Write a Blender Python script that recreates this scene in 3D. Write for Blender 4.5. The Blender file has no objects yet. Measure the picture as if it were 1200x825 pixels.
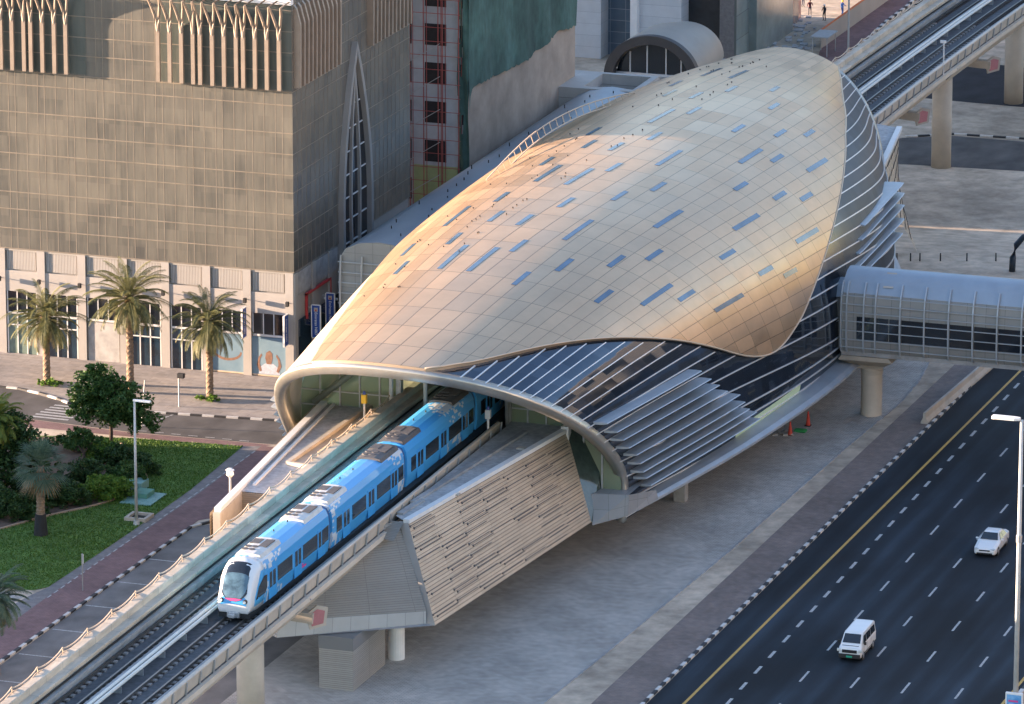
import bpy, bmesh, math, random
from mathutils import Vector, Matrix, noise
R = random.Random(7)
SC = bpy.context.scene
COL = SC.collection
PI = math.pi
V = Vector

# ------------------------------------------------------------------ camera
FPX, PITCH, AZ, HC = 7230.0, math.radians(15.2), math.radians(19.1), 139.0
FW = V((-math.sin(AZ)*math.cos(PITCH), math.cos(AZ)*math.cos(PITCH), -math.sin(PITCH)))
RT = V((math.cos(AZ), math.sin(AZ), 0)); UP = RT.cross(FW)
CAM = V((141.8, -429.6, HC))
def ray(px, py): return (FW*FPX + RT*(px-600) - UP*(py-412.5)).normalized()
def G(px, py, z=0.0):            # world point at height z seen at a pixel of the photograph (used to survey the site)
    d = ray(px, py); return CAM + d*((z-HC)/d.z)
def GY(px, py, y):
    d = ray(px, py); return CAM + d*((y-CAM.y)/d.y)
def GX(px, py, x):
    d = ray(px, py); return CAM + d*((x-CAM.x)/d.x)

cd = bpy.data.cameras.new("camera"); cam = bpy.data.objects.new("camera", cd); COL.objects.link(cam)
cam.location = CAM
cam.rotation_euler = (PI/2-PITCH, 0, AZ)
cd.sensor_width = 36; cd.lens = 36*FPX/1200; cd.clip_start = 1; cd.clip_end = 5000
SC.camera = cam

# ------------------------------------------------------------------ materials
def new_mat(name):
    m = bpy.data.materials.new(name); m.use_nodes = True
    return m, m.node_tree.nodes, m.node_tree.links, m.node_tree.nodes['Principled BSDF']
def pm(name, col, rough=.6, metal=0., var=.15, scale=1., bump=0., spec=.5, stretch=None, col2=None, detail=4, var2=0.):
    m, N, L, b = new_mat(name)
    b.inputs['Roughness'].default_value = rough; b.inputs['Metallic'].default_value = metal
    b.inputs['Specular IOR Level'].default_value = spec
    tc = N.new('ShaderNodeTexCoord'); src = tc.outputs['Object']
    if stretch:
        mp = N.new('ShaderNodeMapping'); mp.inputs['Scale'].default_value = stretch; L.new(src, mp.inputs['Vector']); src = mp.outputs['Vector']
    n = N.new('ShaderNodeTexNoise'); n.inputs['Scale'].default_value = scale; n.inputs['Detail'].default_value = detail; n.inputs['Roughness'].default_value = .65
    L.new(src, n.inputs['Vector'])
    r = N.new('ShaderNodeValToRGB')
    c2 = col2 or tuple(c*(1-var) for c in col); c1 = tuple(min(1, c*(1+var)) for c in col) if not col2 else col
    r.color_ramp.elements[0].position = .32; r.color_ramp.elements[1].position = .68
    r.color_ramp.elements[0].color = (*c2, 1); r.color_ramp.elements[1].color = (*c1, 1)
    L.new(n.outputs['Fac'], r.inputs['Fac']); out = r.outputs['Color']
    if var2:
        n2 = N.new('ShaderNodeTexNoise'); n2.inputs['Scale'].default_value = scale*.12; n2.inputs['Detail'].default_value = 3
        L.new(tc.outputs['Object'], n2.inputs['Vector'])
        mr = N.new('ShaderNodeMapRange'); mr.inputs[1].default_value = .35; mr.inputs[2].default_value = .65; mr.inputs[3].default_value = 1-var2; mr.inputs[4].default_value = 1+var2
        L.new(n2.outputs['Fac'], mr.inputs[0])
        mx = N.new('ShaderNodeVectorMath'); mx.operation = 'SCALE'; L.new(out, mx.inputs[0]); L.new(mr.outputs[0], mx.inputs['Scale']); out = mx.outputs[0]
    L.new(out, b.inputs['Base Color'])
    if bump:
        bp = N.new('ShaderNodeBump'); bp.inputs['Strength'].default_value = bump; bp.inputs['Distance'].default_value = .05
        L.new(n.outputs['Fac'], bp.inputs['Height']); L.new(bp.outputs['Normal'], b.inputs['Normal'])
    return m
def math_n(N, L, op, a, bval=None, c=None):
    n = N.new('ShaderNodeMath'); n.operation = op
    for i, v in enumerate((a, bval, c)):
        if v is None: continue
        if isinstance(v, (int, float)): n.inputs[i].default_value = v
        else: L.new(v, n.inputs[i])
    return n.outputs[0]
def grid_mat(name, col, line, cell=(1, 1), width=(.04, .04), rough=.5, metal=0., tone=.12, src='UV', axes=(0, 1), bump=.3, stag=0, noise_var=.1, spec=.5, nscale=.8, nstretch=None, warm=None, rvar=.0):
    """panels separated by joints; src UV or Object coordinates"""
    m, N, L, b = new_mat(name)
    b.inputs['Metallic'].default_value = metal; b.inputs['Roughness'].default_value = rough; b.inputs['Specular IOR Level'].default_value = spec
    tc = N.new('ShaderNodeTexCoord'); sp = N.new('ShaderNodeSeparateXYZ'); L.new(tc.outputs[src], sp.inputs[0])
    u = math_n(N, L, 'DIVIDE', sp.outputs[axes[0]], cell[0]); v = math_n(N, L, 'DIVIDE', sp.outputs[axes[1]], cell[1])
    fv = math_n(N, L, 'FLOOR', v)
    if stag:
        u = math_n(N, L, 'ADD', u, math_n(N, L, 'MULTIPLY', fv, stag))
    fu = math_n(N, L, 'FLOOR', u)
    du = math_n(N, L, 'ABSOLUTE', math_n(N, L, 'SUBTRACT', math_n(N, L, 'FRACT', u), .5)); dv = math_n(N, L, 'ABSOLUTE', math_n(N, L, 'SUBTRACT', math_n(N, L, 'FRACT', v), .5))
    mu = math_n(N, L, 'GREATER_THAN', du, .5-width[0]/2); mv = math_n(N, L, 'GREATER_THAN', dv, .5-width[1]/2)
    mk = math_n(N, L, 'MAXIMUM', mu, mv)
    cb = N.new('ShaderNodeCombineXYZ'); L.new(fu, cb.inputs[0]); L.new(fv, cb.inputs[1])
    wn = N.new('ShaderNodeTexWhiteNoise'); wn.noise_dimensions = '2D'; L.new(cb.outputs[0], wn.inputs['Vector'])
    mr = N.new('ShaderNodeMapRange'); mr.inputs[3].default_value = 1-tone; mr.inputs[4].default_value = 1+tone; L.new(wn.outputs['Value'], mr.inputs[0])
    n = N.new('ShaderNodeTexNoise'); n.inputs['Scale'].default_value = nscale; n.inputs['Detail'].default_value = 5; n.inputs['Roughness'].default_value = .65
    vec = tc.outputs['Object']
    if nstretch:
        mp = N.new('ShaderNodeMapping'); mp.inputs['Scale'].default_value = nstretch; L.new(vec, mp.inputs['Vector']); vec = mp.outputs['Vector']
    L.new(vec, n.inputs['Vector'])
    m2 = N.new('ShaderNodeMapRange'); m2.inputs[1].default_value = .3; m2.inputs[2].default_value = .7; m2.inputs[3].default_value = 1-noise_var; m2.inputs[4].default_value = 1+noise_var; L.new(n.outputs['Fac'], m2.inputs[0])
    f = math_n(N, L, 'MULTIPLY', mr.outputs[0], m2.outputs[0])
    rgb = N.new('ShaderNodeRGB'); rgb.outputs[0].default_value = (*col, 1)
    cc = rgb.outputs[0]
    if warm:
        mw = N.new('ShaderNodeMixRGB'); L.new(n.outputs['Fac'], mw.inputs['Fac']); L.new(cc, mw.inputs[1]); mw.inputs[2].default_value = (*warm, 1); cc = mw.outputs[0]
    sc = N.new('ShaderNodeVectorMath'); sc.operation = 'SCALE'; L.new(cc, sc.inputs[0]); L.new(f, sc.inputs['Scale'])
    mix = N.new('ShaderNodeMixRGB'); L.new(mk, mix.inputs['Fac']); L.new(sc.outputs[0], mix.inputs[1]); mix.inputs[2].default_value = (*line, 1)
    L.new(mix.outputs[0], b.inputs['Base Color'])
    if rvar:
        rr = N.new('ShaderNodeMapRange'); rr.inputs[3].default_value = rough-rvar; rr.inputs[4].default_value = rough+rvar; L.new(wn.outputs['Value'], rr.inputs[0]); L.new(rr.outputs[0], b.inputs['Roughness'])
    if bump:
        bp = N.new('ShaderNodeBump'); bp.inputs['Strength'].default_value = bump; bp.inputs['Distance'].default_value = .03
        L.new(math_n(N, L, 'SUBTRACT', 1.0, mk), bp.inputs['Height']); L.new(bp.outputs['Normal'], b.inputs['Normal'])
    return m

# ------------------------------------------------------------------ mesh builder
class MB:
    def __init__(s): s.v = []; s.f = []; s.uv = {}; s.mi = []
    def add(s, vs, fs, uvs=None, mi=0):
        o = len(s.v); s.v += [tuple(p) for p in vs]
        for k, f in enumerate(fs):
            s.f.append(tuple(i+o for i in f)); s.mi.append(mi)
            if uvs: s.uv[len(s.f)-1] = [uvs[i] for i in f]
        return s
    def box(s, x0, x1, y0, y1, z0, z1, mi=0):
        vs = [(x0,y0,z0),(x1,y0,z0),(x1,y1,z0),(x0,y1,z0),(x0,y0,z1),(x1,y0,z1),(x1,y1,z1),(x0,y1,z1)]
        return s.add(vs, [(0,3,2,1),(4,5,6,7),(0,1,5,4),(1,2,6,5),(2,3,7,6),(3,0,4,7)], mi=mi)
    def obox(s, c, ax, ay, az, mi=0):       # centre and three half vectors
        c = V(c); ax = V(ax); ay = V(ay); az = V(az)
        vs = [c+ax*i+ay*j+az*k for k in (-1,1) for (i,j) in ((-1,-1),(1,-1),(1,1),(-1,1))]
        return s.add(vs, [(0,3,2,1),(4,5,6,7),(0,1,5,4),(1,2,6,5),(2,3,7,6),(3,0,4,7)], mi=mi)
    def bar(s, a, b, w, h, up=(0,0,1), mi=0):    # box beam from a to b
        a = V(a); b = V(b); d = (b-a); l = d.length
        if l < 1e-6: return s
        d.normalize(); u = V(up)
        if abs(d.dot(u)) > .99: u = V((1,0,0))
        x = d.cross(u).normalized(); z = x.cross(d).normalized()
        return s.obox((a+b)/2, x*w/2, d*l/2, z*h/2, mi)
    def cyl(s, a, b, r0, r1=None, n=12, cap=True, mi=0):
        a = V(a); b = V(b); r1 = r0 if r1 is None else r1; d = (b-a).normalized()
        u = V((0,0,1)) if abs(d.z) < .95 else V((1,0,0))
        x = d.cross(u).normalized(); y = d.cross(x)
        vs = []
        for p, r in ((a,r0),(b,r1)):
            for k in range(n):
                t = 2*PI*k/n; vs.append(p + x*math.cos(t)*r + y*math.sin(t)*r)
        fs = [(k,(k+1)%n,n+(k+1)%n,n+k) for k in range(n)]
        if cap: fs += [tuple(range(n-1,-1,-1)), tuple(range(n,2*n))]
        return s.add(vs, fs, mi=mi)
    def tube(s, pts, r, n=8, mi=0):
        pts = [V(p) for p in pts]; vs = []; m = len(pts)
        for i, p in enumerate(pts):
            d = (pts[min(i+1,m-1)]-pts[max(i-1,0)]).normalized()
            u = V((0,0,1)) if abs(d.z) < .95 else V((1,0,0))
            x = d.cross(u).normalized(); y = d.cross(x); rr = r[i] if isinstance(r, (list, tuple)) else r
            vs += [p+x*math.cos(2*PI*k/n)*rr+y*math.sin(2*PI*k/n)*rr for k in range(n)]
        fs = [(i*n+k, i*n+(k+1)%n, (i+1)*n+(k+1)%n, (i+1)*n+k) for i in range(m-1) for k in range(n)]
        fs += [tuple(range(n-1,-1,-1)), tuple(range((m-1)*n, m*n))]
        return s.add(vs, fs, mi=mi)
    def loft(s, secs, closed=True, cap=True, mi=0, uvf=None):
        n = len(secs[0]); vs = [p for sec in secs for p in sec]; m = len(secs)
        kk = n if closed else n-1
        fs = [(i*n+k, i*n+(k+1)%n, (i+1)*n+(k+1)%n, (i+1)*n+k) for i in range(m-1) for k in range(kk)]
        if cap and closed: fs += [tuple(range(n-1,-1,-1)), tuple(range((m-1)*n, m*n))]
        return s.add(vs, fs, [uvf(i//n, i%n) for i in range(len(vs))] if uvf else None, mi=mi)
    def poly(s, pts, mi=0): return s.add(pts, [tuple(range(len(pts)))], mi=mi)
    def prism(s, pts, d, mi=0):              # polygon extruded along vector d
        n = len(pts); d = V(d); vs = [V(p) for p in pts]+[V(p)+d for p in pts]
        return s.add(vs, [tuple(range(n-1,-1,-1)), tuple(range(n,2*n))]+[(k,(k+1)%n,n+(k+1)%n,n+k) for k in range(n)], mi=mi)
    def build(s, name, mat, parent=None, smooth=False, bevel=0, fix=True):
        me = bpy.data.meshes.new(name)
        off = V((0,0,0)); p = parent
        while p is not None: off += V(p.location); p = p.parent
        me.from_pydata([V(p)-off for p in s.v], [], s.f)
        if s.uv:
            ul = me.uv_layers.new(name='UVMap')
            for pi, poly in enumerate(me.polygons):
                if pi in s.uv:
                    for li, uv in zip(poly.loop_indices, s.uv[pi]): ul.data[li].uv = uv
        mats = mat if isinstance(mat, (list, tuple)) else [mat]
        for m in mats: me.materials.append(m)
        for pi, poly in enumerate(me.polygons):
            poly.material_index = s.mi[pi]; poly.use_smooth = smooth
        if fix:
            bm = bmesh.new(); bm.from_mesh(me); bmesh.ops.recalc_face_normals(bm, faces=bm.faces); bm.to_mesh(me); bm.free()
        o = bpy.data.objects.new(name, me); COL.objects.link(o)
        if parent is not None: o.parent = parent
        if bevel:
            md = o.modifiers.new('bevel', 'BEVEL'); md.width = bevel; md.segments = 2; md.limit_method = 'ANGLE'; md.angle_limit = .6
        return o
def thing(name, label, cat, loc=(0,0,0), group=None, rz=0):
    o = bpy.data.objects.new(name, None); COL.objects.link(o); o.empty_display_size = .3
    o.location = loc; o.rotation_euler = (0,0,rz); o['label'] = label; o['category'] = cat
    if group: o['group'] = group
    return o
def tag(o, label, cat, group=None):
    o['label'] = label; o['category'] = cat
    if group: o['group'] = group
    return o
def struct(o): o['kind'] = 'structure'; return o
def stuff(o): o['kind'] = 'stuff'; return o
def copy_tree(o, parent=None):
    c = o.copy(); COL.objects.link(c)
    if parent is not None: c.parent = parent
    for ch in list(o.children): copy_tree(ch, c)
    return c
def text(name, body, size, mat, parent, loc, rot, ext=.004, align='CENTER'):
    cu = bpy.data.curves.new(name, 'FONT'); cu.body = body; cu.size = size; cu.extrude = ext; cu.align_x = align; cu.align_y = 'CENTER'
    cu.materials.append(mat); tmp = bpy.data.objects.new(name, cu); COL.objects.link(tmp); dg = bpy.context.evaluated_depsgraph_get()
    me = bpy.data.meshes.new_from_object(tmp.evaluated_get(dg)); bpy.data.objects.remove(tmp); bpy.data.curves.remove(cu)
    me.name = name; o = bpy.data.objects.new(name, me); COL.objects.link(o); o.parent = parent
    off = V((0,0,0)); p = parent
    while p is not None: off += V(p.location); p = p.parent
    o.location = V(loc)-off; o.rotation_euler = rot
    return o

# ------------------------------------------------------------------ palette
M = dict(
 concrete=pm('concrete', (.46,.40,.33), .75, var=.14, scale=.6, bump=.15, var2=.1),
 girder=pm('girder_concrete', (.56,.48,.39), .6, var=.1, scale=.5, var2=.08),
 concrete_grey=pm('grey_concrete', (.33,.32,.31), .8, var=.2, scale=1.2, bump=.2, var2=.15),
 deck=pm('deck_screed', (.40,.39,.38), .9, var=.22, scale=2.5, bump=.3, var2=.15),
 pillar=pm('pillar_concrete', (.5,.44,.36), .7, var=.1, scale=.5, var2=.1),
 white=pm('white_paint', (.78,.76,.73), .45, var=.05, scale=1),
 wall_white=pm('white_cladding', (.37,.345,.32), .5, var=.08, scale=.3, var2=.06),
 trackbed=pm('track_bed', (.095,.095,.10), .9, var=.3, scale=2, bump=.3),
 sleeper=pm('concrete_fastening_block', (.30,.27,.25), .85, var=.2, scale=3),
 rail=pm('rail_steel', (.22,.2,.18), .35, .8, var=.15, scale=3),
 pipe=pm('white_conductor_cover', (.72,.68,.6), .5, var=.08, scale=1),
 steel=pm('galvanised_steel', (.45,.46,.47), .45, .5, var=.1, scale=3),
 pole_steel=pm('lamp_pole_paint', (.5,.5,.48), .5, .1, var=.08, scale=2),
 louvre=pm('louvre_aluminium', (.41,.44,.47), .42, .35, var=.08, scale=.6),
 rim=pm('rim_metal', (.42,.40,.36), .36, .7, var=.1, scale=.8),
 mullion=pm('mullion_aluminium', (.74,.73,.72), .4, .25, var=.05, scale=1),
 dark=pm('dark_void', (.02,.02,.022), .8, var=.3, scale=2),
 black=pm('black_rubber', (.02,.02,.02), .7, var=.2, scale=4),
 orange=pm('warm_handrail_paint', (.55,.42,.30), .6, var=.1, scale=2),
 yellow=pm('signal_yellow', (.8,.5,.04), .5, var=.05, scale=2),
 red=pm('red_frame', (.5,.05,.05), .5, var=.1, scale=2),
 glass_dark=pm('dark_glazing', (.012,.016,.022), .07, 0, var=.3, scale=.3, spec=.9),
 glass_blue=pm('skylight_glass', (.075,.13,.20), .2, .1, var=.25, scale=.5, spec=.8),
 soffit=pm('soffit_lining', (.48,.46,.43), .6, var=.06, scale=.5),
)
def glass_mat():
    m, N, L, b = new_mat('curved_curtain_glass')
    b.inputs['Base Color'].default_value = (.012,.018,.028,1); b.inputs['Roughness'].default_value = .05; b.inputs['Specular IOR Level'].default_value = .55
    b.inputs['IOR'].default_value = 1.55
    b.inputs['Specular Tint'].default_value = (.42,.66,1,1)
    tc = N.new('ShaderNodeTexCoord'); sp = N.new('ShaderNodeSeparateXYZ'); L.new(tc.outputs['UV'], sp.inputs[0])
    u = math_n(N, L, 'MULTIPLY', sp.outputs[0], 60.); v = math_n(N, L, 'DIVIDE', math_n(N, L, 'ADD', sp.outputs[1], .435), .0725)
    cb = N.new('ShaderNodeCombineXYZ'); L.new(math_n(N, L, 'FLOOR', u), cb.inputs[0]); L.new(math_n(N, L, 'FLOOR', v), cb.inputs[1])
    rr = N.new('ShaderNodeMapRange'); rr.inputs[1].default_value = .48; rr.inputs[2].default_value = .62; rr.inputs[3].default_value = .05; rr.inputs[4].default_value = .42; L.new(sp.outputs[0], rr.inputs[0]); L.new(rr.outputs[0], b.inputs['Roughness'])   # rougher towards the far mouth, to dull the reflections there
    wn = N.new('ShaderNodeTexWhiteNoise'); wn.noise_dimensions = '2D'; L.new(cb.outputs[0], wn.inputs['Vector'])
    # every pane sits at a very slightly different tilt
    geo = N.new('ShaderNodeNewGeometry'); sub = N.new('ShaderNodeVectorMath'); sub.operation = 'SUBTRACT'; L.new(wn.outputs['Color'], sub.inputs[0]); sub.inputs[1].default_value = (.5,.5,.5)
    sc = N.new('ShaderNodeVectorMath'); sc.operation = 'SCALE'; L.new(sub.outputs[0], sc.inputs[0]); sc.inputs['Scale'].default_value = .035
    ad = N.new('ShaderNodeVectorMath'); ad.operation = 'ADD'; L.new(geo.outputs['Normal'], ad.inputs[0]); L.new(sc.outputs[0], ad.inputs[1])
    nm = N.new('ShaderNodeVectorMath'); nm.operation = 'NORMALIZE'; L.new(ad.outputs[0], nm.inputs[0]); L.new(nm.outputs[0], b.inputs['Normal'])
    mr = N.new('ShaderNodeMapRange'); mr.inputs[3].default_value = .6; mr.inputs[4].default_value = 1.6; L.new(wn.outputs['Value'], mr.inputs[0])
    s2 = N.new('ShaderNodeVectorMath'); s2.operation = 'SCALE'; s2.inputs[0].default_value = (.014,.02,.03); L.new(mr.outputs[0], s2.inputs['Scale']); L.new(s2.outputs[0], b.inputs['Base Color'])
    return m
M['curtain'] = glass_mat()
def clear_glass(name, tint, opac=.55):
    m, N, L, b = new_mat(name)
    b.inputs['Base Color'].default_value = (*tint, 1); b.inputs['Roughness'].default_value = .08; b.inputs['Specular IOR Level'].default_value = .8
    t = N.new('ShaderNodeBsdfTransparent'); t.inputs['Color'].default_value = (.55,.75,.65,1)
    mx = N.new('ShaderNodeMixShader'); mx.inputs['Fac'].default_value = opac
    L.new(t.outputs[0], mx.inputs[1]); L.new(b.outputs[0], mx.inputs[2]); L.new(mx.outputs[0], N['Material Output'].inputs['Surface'])
    return m
M['green_glass'] = clear_glass('green_tinted_glass', (.27,.32,.21), .75)
M['pale_glass'] = clear_glass('clear_side_glazing', (.05,.06,.055), .25)
M['gold'] = grid_mat('gold_roof_panels', (.60,.405,.25), (.26,.175,.11), (1,1), (.017,.05), rough=.36, metal=.62, tone=.085, noise_var=.09, nscale=.25, rvar=.07, bump=.25)
M['clad'] = grid_mat('beige_metal_cladding', (.60,.50,.39), (.3,.24,.18), (.5,1), (.03,.05), rough=.45, metal=.4, tone=.05, noise_var=.05)

# ------------------------------------------------------------------ world, sun
SUN_EL, SUN_AZ = math.radians(6.0), math.radians(11.0)     # light travels towards +X and a little +Y
SD = V((math.cos(SUN_EL)*math.cos(SUN_AZ), math.cos(SUN_EL)*math.sin(SUN_AZ), -math.sin(SUN_EL)))
w = bpy.data.worlds.new("World"); SC.world = w; w.use_nodes = True
N, L = w.node_tree.nodes, w.node_tree.links
sky = N.new('ShaderNodeTexSky'); sky.sky_type = 'NISHITA'; sky.sun_disc = False
sky.sun_elevation = SUN_EL; sky.sun_rotation = math.atan2(-SD.x, -SD.y); sky.air_density = 1.0; sky.dust_density = .3; sky.ozone_density = 1.7
bg = N['Background']; bg.inputs['Strength'].default_value = .10; tint = N.new('ShaderNodeVectorMath'); tint.operation = 'MULTIPLY'; tint.inputs[1].default_value = (1.09,.965,1.03)      # hue shift that takes the teal cast out of the skylight
L.new(sky.outputs[0], tint.inputs[0]); L.new(tint.outputs[0], bg.inputs['Color'])
sl = bpy.data.lights.new('sun', 'SUN'); sl.energy = 3.8; sl.angle = math.radians(.6); sl.color = (1,.73,.52)
so = bpy.data.objects.new('sun', sl); COL.objects.link(so); so.rotation_euler = SD.to_track_quat('-Z', 'Y').to_euler(); so.location = (-200,-40,120)
SC.view_settings.view_transform = 'Standard'; SC.view_settings.look = 'None'; SC.view_settings.gamma = 1; SC.view_settings.use_curve_mapping = False
SC.view_settings.exposure = 3.0
SC.render.engine = 'CYCLES'
SC.cycles.max_bounces = 6; SC.cycles.diffuse_bounces = 3; SC.cycles.glossy_bounces = 3; SC.cycles.transparent_max_bounces = 6
SC.cycles.caustics_reflective = False; SC.cycles.caustics_refractive = False
SC.cycles.use_denoising = True
SC.cycles.volume_bounces = 0; SC.cycles.volume_step_rate = 10

# ------------------------------------------------------------------ ground
def zg(y):
    t = max(0, min(1, (y-96)/26)); return -2.6*t*t*(3-2*t)
def GT(px, py, dz=0):                        # ground point with the dip beyond the station
    z = 0
    for _ in range(6): p = G(px, py, z); z = zg(p.y)+dz
    return G(px, py, z)
def sheet(name, poly, mat, dz, kind=True, step=6.):
    """flat polygon (list of (x,y)) laid dz above the ground, cut so that it follows the dip"""
    bm = bmesh.new(); vs = [bm.verts.new((p[0], p[1], 0)) for p in poly]; bm.faces.new(vs)
    y0 = max(94, min(p[1] for p in poly)); y1 = min(124, max(p[1] for p in poly)); y = y0
    while y < y1:
        bmesh.ops.bisect_plane(bm, geom=bm.verts[:]+bm.edges[:]+bm.faces[:], plane_co=(0,y,0), plane_no=(0,1,0)); y += 2.5
    bmesh.ops.triangulate(bm, faces=[f for f in bm.faces if len(f.verts) > 4])
    for v in bm.verts: v.co.z = zg(v.co.y)+dz
    bmesh.ops.recalc_face_normals(bm, faces=bm.faces)
    if sum(f.normal.z*f.calc_area() for f in bm.faces) < 0: bmesh.ops.reverse_faces(bm, faces=bm.faces)
    me = bpy.data.meshes.new(name); bm.to_mesh(me); bm.free(); me.materials.append(mat)
    o = bpy.data.objects.new(name, me); COL.objects.link(o)
    if kind: o['kind'] = 'structure'
    return o
def P2(*pix): return [tuple(GT(x, y)[:2]) for x, y in pix]
# ------------------------------------------------------------------ ground materials
M['sand'] = pm('sandy_ground', (.48,.39,.295), .95, scale=.55, bump=.6, var=.3, var2=.25, detail=8)
def paving(name, a, b, brick, scale=1.0, mortar=(.16,.155,.15), rough=.85, streak=True):
    m, N, L, bs = new_mat(name); bs.inputs['Roughness'].default_value = rough
    tc = N.new('ShaderNodeTexCoord'); br = N.new('ShaderNodeTexBrick'); br.inputs['Scale'].default_value = 1
    br.inputs['Brick Width'].default_value = brick[0]; br.inputs['Row Height'].default_value = brick[1]; br.inputs['Mortar Size'].default_value = .012
    br.inputs['Color1'].default_value = (*a,1); br.inputs['Color2'].default_value = (*b,1); br.inputs['Mortar'].default_value = (*mortar,1)
    L.new(tc.outputs['Object'], br.inputs['Vector'])
    n = N.new('ShaderNodeTexNoise'); n.inputs['Scale'].default_value = .18; n.inputs['Detail'].default_value = 7; n.inputs['Roughness'].default_value = .7; L.new(tc.outputs['Object'], n.inputs['Vector'])
    mr = N.new('ShaderNodeMapRange'); mr.inputs[1].default_value = .3; mr.inputs[2].default_value = .7; mr.inputs[3].default_value = .72; mr.inputs[4].default_value = 1.22; L.new(n.outputs['Fac'], mr.inputs[0])
    n3 = N.new('ShaderNodeTexNoise'); n3.inputs['Scale'].default_value = 1.6; n3.inputs['Detail'].default_value = 6; L.new(tc.outputs['Object'], n3.inputs['Vector'])
    m3 = N.new('ShaderNodeMapRange'); m3.inputs[1].default_value = .3; m3.inputs[2].default_value = .7; m3.inputs[3].default_value = .85; m3.inputs[4].default_value = 1.12; L.new(n3.outputs['Fac'], m3.inputs[0])
    s = N.new('ShaderNodeVectorMath'); s.operation = 'SCALE'; L.new(br.outputs['Color'], s.inputs[0]); L.new(math_n(N, L, 'MULTIPLY', mr.outputs[0], m3.outputs[0]), s.inputs['Scale']); L.new(s.outputs[0], bs.inputs['Base Color'])
    bp = N.new('ShaderNodeBump'); bp.inputs['Strength'].default_value = .25; bp.inputs['Distance'].default_value = .02; L.new(n3.outputs['Fac'], bp.inputs['Height']); L.new(bp.outputs['Normal'], bs.inputs['Normal'])
    return m
M['forecourt'] = paving('grey_block_paving', (.50,.455,.40), (.43,.40,.355), (.4,.2))
M['plaza'] = paving('plaza_slabs', (.37,.32,.28), (.29,.26,.24), (2.4,.8), mortar=(.17,.14,.12))
M['redpath'] = paving('mauve_block_path', (.24,.135,.125), (.205,.12,.115), (.4,.2), mortar=(.13,.09,.09))
M['greypath'] = paving('grey_edge_paving', (.24,.22,.21), (.19,.175,.17), (.6,.3))
M['footway'] = paving('dusty_footway_paving', (.25,.19,.16), (.21,.165,.145), (.4,.2), mortar=(.15,.12,.1))
def asphalt(name, c, scale=.5, tracks=0., stretch=(.45,.3,1)):
    m, N, L, bs = new_mat(name); bs.inputs['Roughness'].default_value = .82; bs.inputs['Specular IOR Level'].default_value = .3
    tc = N.new('ShaderNodeTexCoord'); n = N.new('ShaderNodeTexNoise'); n.inputs['Scale'].default_value = 14; n.inputs['Detail'].default_value = 4; L.new(tc.outputs['Object'], n.inputs['Vector'])
    mp = N.new('ShaderNodeMapping'); mp.inputs['Scale'].default_value = (.9,.03,1) if tracks else stretch; L.new(tc.outputs['Object'], mp.inputs['Vector'])
    n2 = N.new('ShaderNodeTexNoise'); n2.inputs['Scale'].default_value = 1; n2.inputs['Detail'].default_value = 5; L.new(mp.outputs[0], n2.inputs['Vector'])
    f = math_n(N, L, 'ADD', math_n(N, L, 'MULTIPLY', n.outputs['Fac'], .35), math_n(N, L, 'MULTIPLY', n2.outputs['Fac'], 1.3))
    if tracks:       # paler strips where wheels polish each lane, broken up by noise
        sp = N.new('ShaderNodeSeparateXYZ'); L.new(tc.outputs['Object'], sp.inputs[0])
        xx = math_n(N, L, 'ADD', sp.outputs[0], math_n(N, L, 'MULTIPLY', sp.outputs[1], .021))
        w_ = math_n(N, L, 'COSINE', math_n(N, L, 'MULTIPLY', math_n(N, L, 'SUBTRACT', xx, 20.9), 2*PI/1.92))
        f = math_n(N, L, 'MULTIPLY', f, math_n(N, L, 'ADD', 1.0, math_n(N, L, 'MULTIPLY', math_n(N, L, 'MULTIPLY', w_, n2.outputs['Fac']), tracks)))
        mp3 = N.new('ShaderNodeMapping'); mp3.inputs['Scale'].default_value = (.16,.05,1); L.new(tc.outputs['Object'], mp3.inputs['Vector'])
        n3 = N.new('ShaderNodeTexNoise'); n3.inputs['Scale'].default_value = 1; n3.inputs['Detail'].default_value = 6; L.new(mp3.outputs[0], n3.inputs['Vector'])
        mr = N.new('ShaderNodeMapRange'); mr.inputs[1].default_value = .38; mr.inputs[2].default_value = .66; mr.inputs[3].default_value = .65; mr.inputs[4].default_value = 2.1; L.new(n3.outputs['Fac'], mr.inputs[0]); f = math_n(N, L, 'MULTIPLY', f, mr.outputs[0])
    s = N.new('ShaderNodeVectorMath'); s.operation = 'SCALE'; s.inputs[0].default_value = c; L.new(f, s.inputs['Scale']); L.new(s.outputs[0], bs.inputs['Base Color'])
    bp = N.new('ShaderNodeBump'); bp.inputs['Strength'].default_value = .2; bp.inputs['Distance'].default_value = .01; L.new(n.outputs['Fac'], bp.inputs['Height']); L.new(bp.outputs['Normal'], bs.inputs['Normal'])
    return m
M['asphalt'] = asphalt('highway_asphalt', (.012,.0185,.026), tracks=.45)
M['asphalt_old'] = asphalt('old_asphalt', (.125,.115,.108))
M['paint'] = pm('road_paint', (.58,.58,.56), .7, scale=7, col2=(.22,.22,.22), detail=6)
M['parking'] = asphalt('parking_paving', (.21,.20,.19))
M['paint_yellow'] = pm('yellow_road_paint', (.55,.33,.08), .7, var=.15, scale=3)
M['kerb_w'] = pm('white_kerb_paint', (.6,.57,.53), .7, var=.12, scale=3)
M['kerb_b'] = pm('black_kerb_paint', (.035,.035,.038), .7, var=.2, scale=3)
M['lawn'] = pm('lawn_turf', (.11,.19,.03), .95, scale=5, col2=(.06,.125,.022), bump=.8, detail=8, var2=.2)
M['soil'] = pm('planting_soil', (.13,.085,.06), .95, var=.3, scale=2, bump=.5)

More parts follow.
